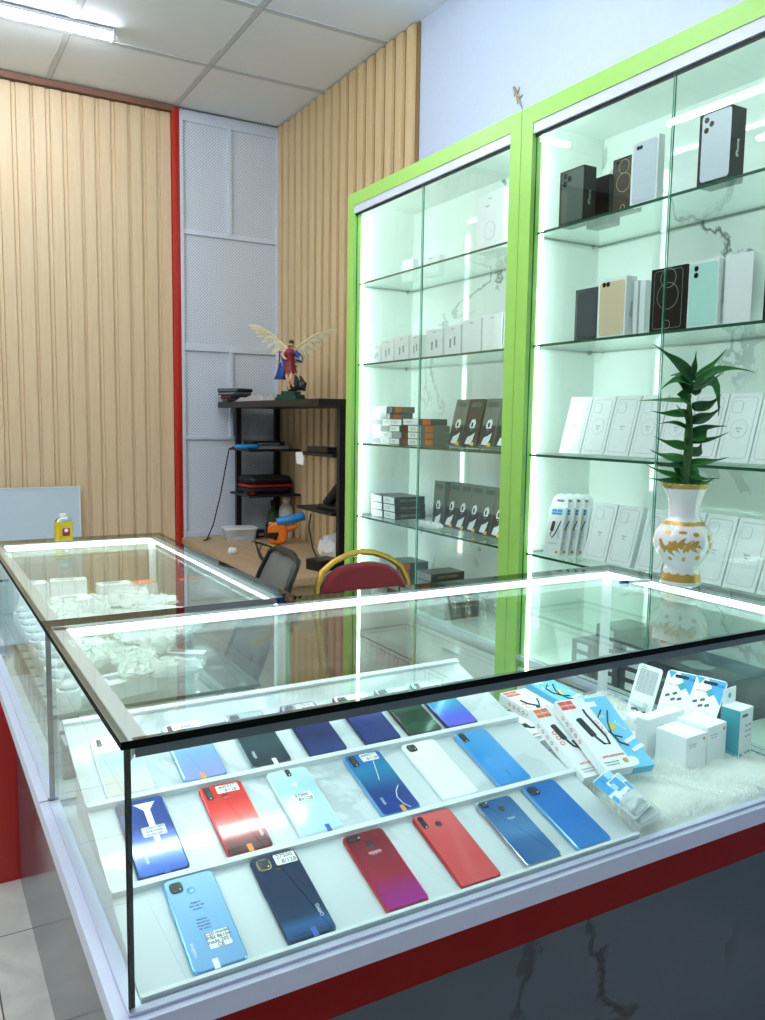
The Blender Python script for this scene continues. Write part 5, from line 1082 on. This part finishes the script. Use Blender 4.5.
# shelf contents
t = thing('paper_bundle', 'loose papers under a flat black folder on the upper rack shelf', 'papers', (1.745, 3.925, 1.3225), (0, 0, R(4)))
for k in range(5): MB().box(-.12+.012*(k % 3), .11+.008*(k % 2), -.10, .11, .0035*k+.0002, .0035*k+.003).build('sheet', 'paper_white' if k % 2 == 0 else 'paper_grey', t)
t = thing('folder', 'flat black folder lying on loose papers in the rack', 'folder', (1.74, 3.935, 1.3408), (0, 0, R(-5))); MB().slab(.21, .2, .006, 0, .026, .004).build('cover', 'black_plastic', t); MB().box(-.07, .07, -.1006, -.1, .008, .016).build('zip', 'ink_grey', t)
t = thing('soldering_iron', 'blue handled tool hanging its black cord from the end of the upper rack shelf', 'tool', (1.575, 3.775, 1.3225), (0, 0, R(-6)))
MB().lathe([(.001, -.085), (.010, -.083), (.0135, -.06), (.0125, .02), (.0145, .05), (.009, .062), (.004, .065)], 14, 0, T(0, 0, .0150) @ RY(90)).build('handle', 'tool_blue', t); MB().lathe([(.004, .065), (.0035, .12), (.001, .135)], 10, 0, T(0, 0, .0150) @ RY(90)).build('tip', 'alloy', t)
tp = st  # cord runs down to the desk
cord = [(-.085, 0, .015), (-.115, .01, 0), (-.13, .03, -.10), (-.16, .05, -.28), (-.20, .07, -.46), (-.235, .09, -.553), (-.25, .11, -.5600), (-.19, .20, -.5600)]
MB().tube(cord, .0042, 6).build('cord', 'cable_black', t)
t = thing('carry_case', 'black zip carry case with a red band on the lower rack shelf', 'case', (1.735, 3.91, 1.0455), (0, 0, R(3)))
MB().slab(.30, .22, .05, 0, .040, .016, 0).build('lower_shell', 'case_black', t); MB().slab(.304, .224, .05, .0402, .056, .003).build('red_band', 'case_red', t); MB().slab(.298, .218, .05, .0562, .108, .024).build('upper_shell', 'case_black', t); MB().box(-.152, -.1505, -.02, .02, .045, .052).build('zip_pull', 'ink_grey', t)
t = thing('gadget', 'small black gadget on the end of the lower rack shelf', 'gadget', (1.575, 3.752, 1.0455), (0, 0, R(10))); MB().slab(.07, .05, .008, 0, .022, .004).build('body', 'black_plastic', t); MB().box(-.015, .015, -.0256, -.025, .006, .016).build('red_light', 'case_red', t)
# nearer rack shelves
t = thing('charger_hub', 'black charger hub on the upper near rack shelf', 'charger', (1.66, 2.90, 1.3355)); MB().slab(.09, .24, .008, 0, .030, .004).build('body', 'black_plastic', t); MB().slab(.03, .05, .004, .0302, .034, 0, 0, T(0, .04, 0)).build('button_panel', 'ink_grey', t)
t = thing('paper_tag', 'white paper tag hanging over the end of the upper near rack shelf', 'paper', (1.597, 3.07, 1.3000)); MB().poly([(-.04, -.03), (.045, -.035), (.06, 0), (.03, .035), (-.05, .03)], 0, .003, 0, RZ(-90) @ FRONT).build('tag', 'paper_white', t)
t = thing('tool_arm', 'black tool arm slanting up from the lower near rack shelf', 'tool', (1.70, 2.85, 1.0455)); MB().slab(.12, .2, .02, 0, .022, .006).build('base', 'black_plastic', t); MB().tube([(-.02, .06, .02), (.02, .0, .10), (.06, -.06, .18), (.07, -.08, .215)], [.028, .034, .034, .024], 12).build('arm', 'black_plastic', t)
MB().lathe([(.001, 0), (.02, 0), (.02, .05), (.001, .05)], 14, 0, T(.07, -.08, .200) @ RX(30)).build('head', 'black_plastic', t)
# on the desk
t = thing('food_container', 'clear plastic lidded container on the desk below the rack', 'container', (1.56, 3.89, DZ+.0004), (0, 0, R(-8)))
MB().loft([[(x, y, z) for x, y in rrect(.175+i, .12+i, .02)] for i, z in ((0, 0), (.0, .002), (.02, .068))]).build('tub', 'clear_plastic', t); MB().slab(.205, .15, .022, .0682, .080, .003).build('lid', 'alloy_white', t); MB().slab(.09, .06, .02, .003, .022, .008).build('contents', 'paper_white', t)
t = thing('bottle', 'dark green bottle with white label standing behind the desk tools', 'bottle', (1.79, 3.91, DZ+.0004)); MB().lathe([(.001, 0), (.035, 0), (.036, .004), (.036, .135), (.030, .165), (.014, .185), (.013, .205), (.001, .205)], 22).build('body', 'bottle_green', t); MB().lathe([(.0365, .03), (.0365, .10)], 22, 0, I4, True, False).build('label', 'paper_white', t); MB().lathe([(.001, .2052), (.016, .2052), (.016, .235), (.001, .235)], 16).build('cap', 'black_plastic', t)
text('writing', 'Clean', .014, 'bottle_green', t, T(-.012, -.0362, .07) @ RZ(-20) @ FRONT)
t = thing('bottle', 'white bottle with green lettering standing behind the desk tools', 'bottle', (1.862, 3.87, DZ+.0004)); MB().lathe([(.001, 0), (.044, 0), (.046, .004), (.046, .165), (.040, .195), (.020, .215), (.019, .225), (.001, .225)], 24).build('body', 'bottle_white', t); MB().lathe([(.001, .2252), (.023, .2252), (.023, .258), (.001, .258)], 18).build('cap', 'bottle_white', t)
for i, s_ in enumerate(('ISOPROPYL', 'ALCOHOL')): text('writing', s_, .012, 'bottle_green', t, T(-.012, -.0450, .10-.018*i) @ RZ(-15) @ FRONT)
t = thing('box', 'small black box on the desk beside the clear container', 'box', (1.706, 3.93, DZ+.0004), (0, 0, R(6))); MB().slab(.06, .05, .006, 0, .05, .004).build('body', 'black_plastic', t); MB().box(-.02, .02, -.0256, -.025, .015, .03).build('label', 'ink_grey', t)
hg = thing('heat_gun', 'orange power tool with a bright blue barrel on the desk', 'power tool', (1.70, 3.62, DZ+.0004), (0, 0, R(-30)))
MB().slab(.125, .13, .05, -.03, .03, .014, 0, T(0, 0, .068) @ RX(90)).build('body', 'tool_orange', hg)
MB().slab(.05, .036, .012, .0, .004, .001, 0, T(-.03, -.0302, .055) @ FRONT).slab(.024, .05, .01, 0, .004, .001, 0, T(-.005, -.0302, .052) @ RY(20) @ FRONT).build('vent_opening', 'black_plastic', hg)
MB().slab(.012, .10, .006, -.032, .032, .004, 0, T(-.062, 0, .082) @ RX(90)).build('trim_strip', 'black_plastic', hg)
MB().tube([(.03, 0, .085), (.09, .0, .105), (.12, 0, .112)], [.022, .018, .015], 12).build('nozzle_mount', 'tool_orange', hg)
MB().lathe([(.001, -.08), (.024, -.078), (.026, -.07), (.026, .085), (.020, .092), (.001, .092)], 20, 0, T(.075, -.012, .152) @ RY(76)).build('barrel', 'tool_blue', hg)
t = thing('yellow_tag', 'small yellow plastic piece on the desk in front of the orange tool', 'plastic piece', (1.60, 3.50, DZ+.0004), (0, 0, R(-10))); MB().slab(.075, .03, .008, 0, .016, .005).build('body', 'yellow_print', t); MB().cyl(.006, .0161, .018, 10, 0, T(.02, 0, 0)).build('button', 'orange_print', t)
t = thing('paper_ball', 'crumpled white paper ball near the left edge of the desk', 'paper', (1.33, 3.38, DZ+.0004)); blob(.042, .040, .036, 9).build('paper', 'paper_white', t)
t = thing('cables', 'black cables looping across the desk behind the mesh chair', 'cables', (0, 0, DZ+.0004))
for k in range(3): MB().tube([(1.29+.025*k, 2.72+.09*k, .004), (1.285+.02*k, 2.78+.09*k, .05), (1.30+.02*k, 2.90+.08*k, .088+.012*k), (1.36, 3.02+.07*k, .098), (1.44, 3.10+.06*k, .075), (1.52, 3.12+.05*k, .035), (1.60, 3.10+.04*k, .004)], .0038, 6).build('cable', 'cable_black', t)
t = thing('plastic_bag', 'crumpled white plastic bag on the desk by the near post of the rack', 'bag', (1.765, 2.95, DZ+.0004)); blob(.17, .26, .13, 31).build('bag', 'paper_white', t); blob(.08, .1, .05, 33).build('knot', 'paper_white', t).location = (.02, -.02, .11)
t = thing('power_brick', 'black power brick on the desk under the rack', 'power supply', (1.58, 2.74, DZ+.0004), (0, 0, R(15))); MB().slab(.14, .12, .012, 0, .055, .006).build('body', 'black_plastic', t); MB().tube([(.02, .06, .03), (.03, .12, .09), (.02, .14, .2), (.05, .16, .262)], .005, 6).build('cord', 'cable_black', t)
t = thing('adapter', 'white adapter plug lying on the desk edge', 'adapter', (1.50, 2.92, DZ+.0004), (0, 0, R(25))); MB().slab(.06, .045, .008, 0, .026, .004).build('body', 'paper_white', t); MB().box(.03, .045, -.008, -.005, .01, .014).build('prong', 'alloy', t); MB().box(.03, .045, .005, .008, .01, .014).build('prong', 'alloy', t)
# ================================================================ chairs behind the counters
ch = thing('mesh_chair', 'black office chair with grey mesh back behind the left counter', 'chair', (.70, 2.02, 0), (0, 0, R(80)))
# local frame: backrest plane across x, the sitter faces +y
bw, bz0, bz1 = .25, .50, .985
def bk(u, v):   # u across, v up: the back leans away from the seat and curves round the sitter
    return Vector((u*(bw-.03*v), -.18-.19*v+.035*u*u, bz0+(bz1-bz0)*v))
fr = [bk(u, v) for u, v in [(-1, 0), (-1, .25), (-1, .5), (-1, .8), (-.93, .96), (-.75, 1), (0, 1.0), (.75, 1), (.93, .96), (1, .8), (1, .5), (1, .25), (1, 0), (.5, -.02), (-.5, -.02)]]
MB().tube(fr, .014, 8, closed=True).build('back_frame', 'black_plastic', ch)
rows = [[tuple(bk(u, v)) for u in (-.96, -.7, -.35, 0, .35, .7, .96)] for v in (.01, .25, .5, .75, .97)]
o = MB().loft(rows, 0, I4, False, True, False).build('mesh_back', 'mesh_fabric', ch); o.modifiers.new('thickness', 'SOLIDIFY').thickness = .003
MB().tube([(0, -.215, .60), (0, -.20, .50), (0, -.12, .43), (0, -.02, .42)], .02, 8, flat=.6).build('back_support', 'black_plastic', ch)
MB().slab(.46, .44, .08, .435, .49, .022).build('seat', 'case_black', ch)
for sx in (-1, 1): MB().tube([(sx*.24, -.02, .44), (sx*.275, -.02, .52), (sx*.275, .0, .64), (sx*.27, .02, .655)], .013, 8).build('arm_post', 'black_plastic', ch)
for sx in (-1, 1): MB().slab(.06, .22, .02, .655, .68, .008, 0, T(sx*.27, .02, 0)).build('armrest', 'black_plastic', ch)
MB().cyl(.028, .12, .43, 16).build('gas_column', 'black_metal', ch)
for k in range(5):
    a = 2*math.pi*k/5+.3; c, s = math.cos(a), math.sin(a)
    MB().tube([(c*.02, s*.02, .12), (c*.15, s*.15, .105), (c*.29, s*.29, .075)], [.026, .02, .014], 8).build('base_leg', 'black_plastic', ch)
    MB().cyl(.027, -.018, .018, 14, 0, T(c*.29, s*.29, .0275) @ RZ(math.degrees(a)+90) @ RX(90)).build('caster', 'black_plastic', ch)
ch = thing('banquet_chair', 'banquet chair with gold frame and maroon padded back behind the near counter', 'chair', (1.315, 1.555, -.0), (0, 0, R(180)))
# local frame: the sitter faces +y, backrest at -y
def bb(u, z): return Vector((u, -.205-.10*(z-.45)/.55, z))
out = [(-.19, .50), (-.205, .62), (-.208, .78), (-.200, .87), (-.175, .925), (-.12, .962), (-.055, .985), (0, .992), (.055, .985), (.12, .962), (.175, .925), (.200, .87), (.208, .78), (.205, .62), (.19, .50)]
MB().tube([bb(u, z) for u, z in out], .0125, 10).build('back_frame', 'chair_gold', ch)
inn = [(-.172, .52), (-.186, .63), (-.188, .78), (-.184, .862), (-.155, .91), (-.108, .938), (-.05, .950), (0, .952), (.05, .950), (.108, .938), (.155, .91), (.184, .862), (.188, .78), (.186, .63), (.172, .52)]
def padr(k, off): return [tuple(bb(u*k, .73+(z-.73)*k)+Vector((0, off, 0))) for u, z in inn]
MB().loft([padr(.93, .024), padr(.985, .018), padr(1, .008), padr(1, -.008), padr(.985, -.018), padr(.93, -.024)], 0, I4, True, True).build('back_pad', 'maroon_cloth', ch)
MB().slab(.41, .42, .05, .425, .485, .02).build('seat', 'maroon_cloth', ch)
MB().slab(.40, .41, .045, .400, .4245, .004).build('seat_frame', 'chair_gold', ch)
for sx in (-1, 1):
    MB().tube([bb(sx*.19, .51), (sx*.19, -.205, .40), (sx*.19, -.24, .0)], .0125, 8).build('leg', 'chair_gold', ch)
    MB().tube([(sx*.19, .19, .41), (sx*.195, .205, .0)], .0125, 8).build('leg', 'chair_gold', ch)
# ================================================================ gecko on the wall above the cabinets
gk = thing('gecko', 'small brown gecko clinging to the white wall above the joint of the green cabinets', 'gecko', (0, 0, 0))
def gp(u, v, r, out=.006): p = onx(u, v, XW+.011-out); return (p.x, p.y, p.z, r*1.35)
skin('body', [gp(517.6, 97, .0042), gp(515.8, 92, .0048), gp(514.3, 88.5, .0050), gp(513.4, 86.6, .0028), gp(519.3, 101.5, .0036), gp(521, 105.5, .0024), gp(522.5, 109, .0012, .004),
              gp(518.3, 91.0, .0020, .004), gp(519.6, 86.8, .0016, .002), gp(514.6, 94.5, .0016, .003), gp(513.9, 97, .0014, .002), gp(521, 96.5, .0020, .003), gp(522.7, 94.5, .0016, .002), gp(517.5, 101.5, .0018, .003), gp(517.0, 104.3, .0015, .002)],
     [(0, 1), (1, 2), (2, 3), (0, 4), (4, 5), (5, 6), (1, 7), (7, 8), (1, 9), (9, 10), (0, 11), (11, 12), (0, 13), (13, 14)], 'gecko_skin', gk, 1)
# ================================================================ light, sky and view
w = bpy.data.worlds.new('world'); scene.world = w; w.use_nodes = True
bgn = w.node_tree.nodes['Background']; bgn.inputs[0].default_value = (.93, .96, 1, 1); bgn.inputs[1].default_value = .2
cy = scene.cycles
cy.max_bounces = 10; cy.transparent_max_bounces = 40; cy.diffuse_bounces = 6; cy.glossy_bounces = 5; cy.caustics_reflective = False; cy.caustics_refractive = False
cy.sample_clamp_indirect = 4.0
vs = scene.view_settings
scene.display_settings.display_device = 'sRGB'; vs.view_transform = 'Standard'; vs.look = 'None'; vs.gamma = 1; vs.use_curve_mapping = False; vs.exposure = 0.66
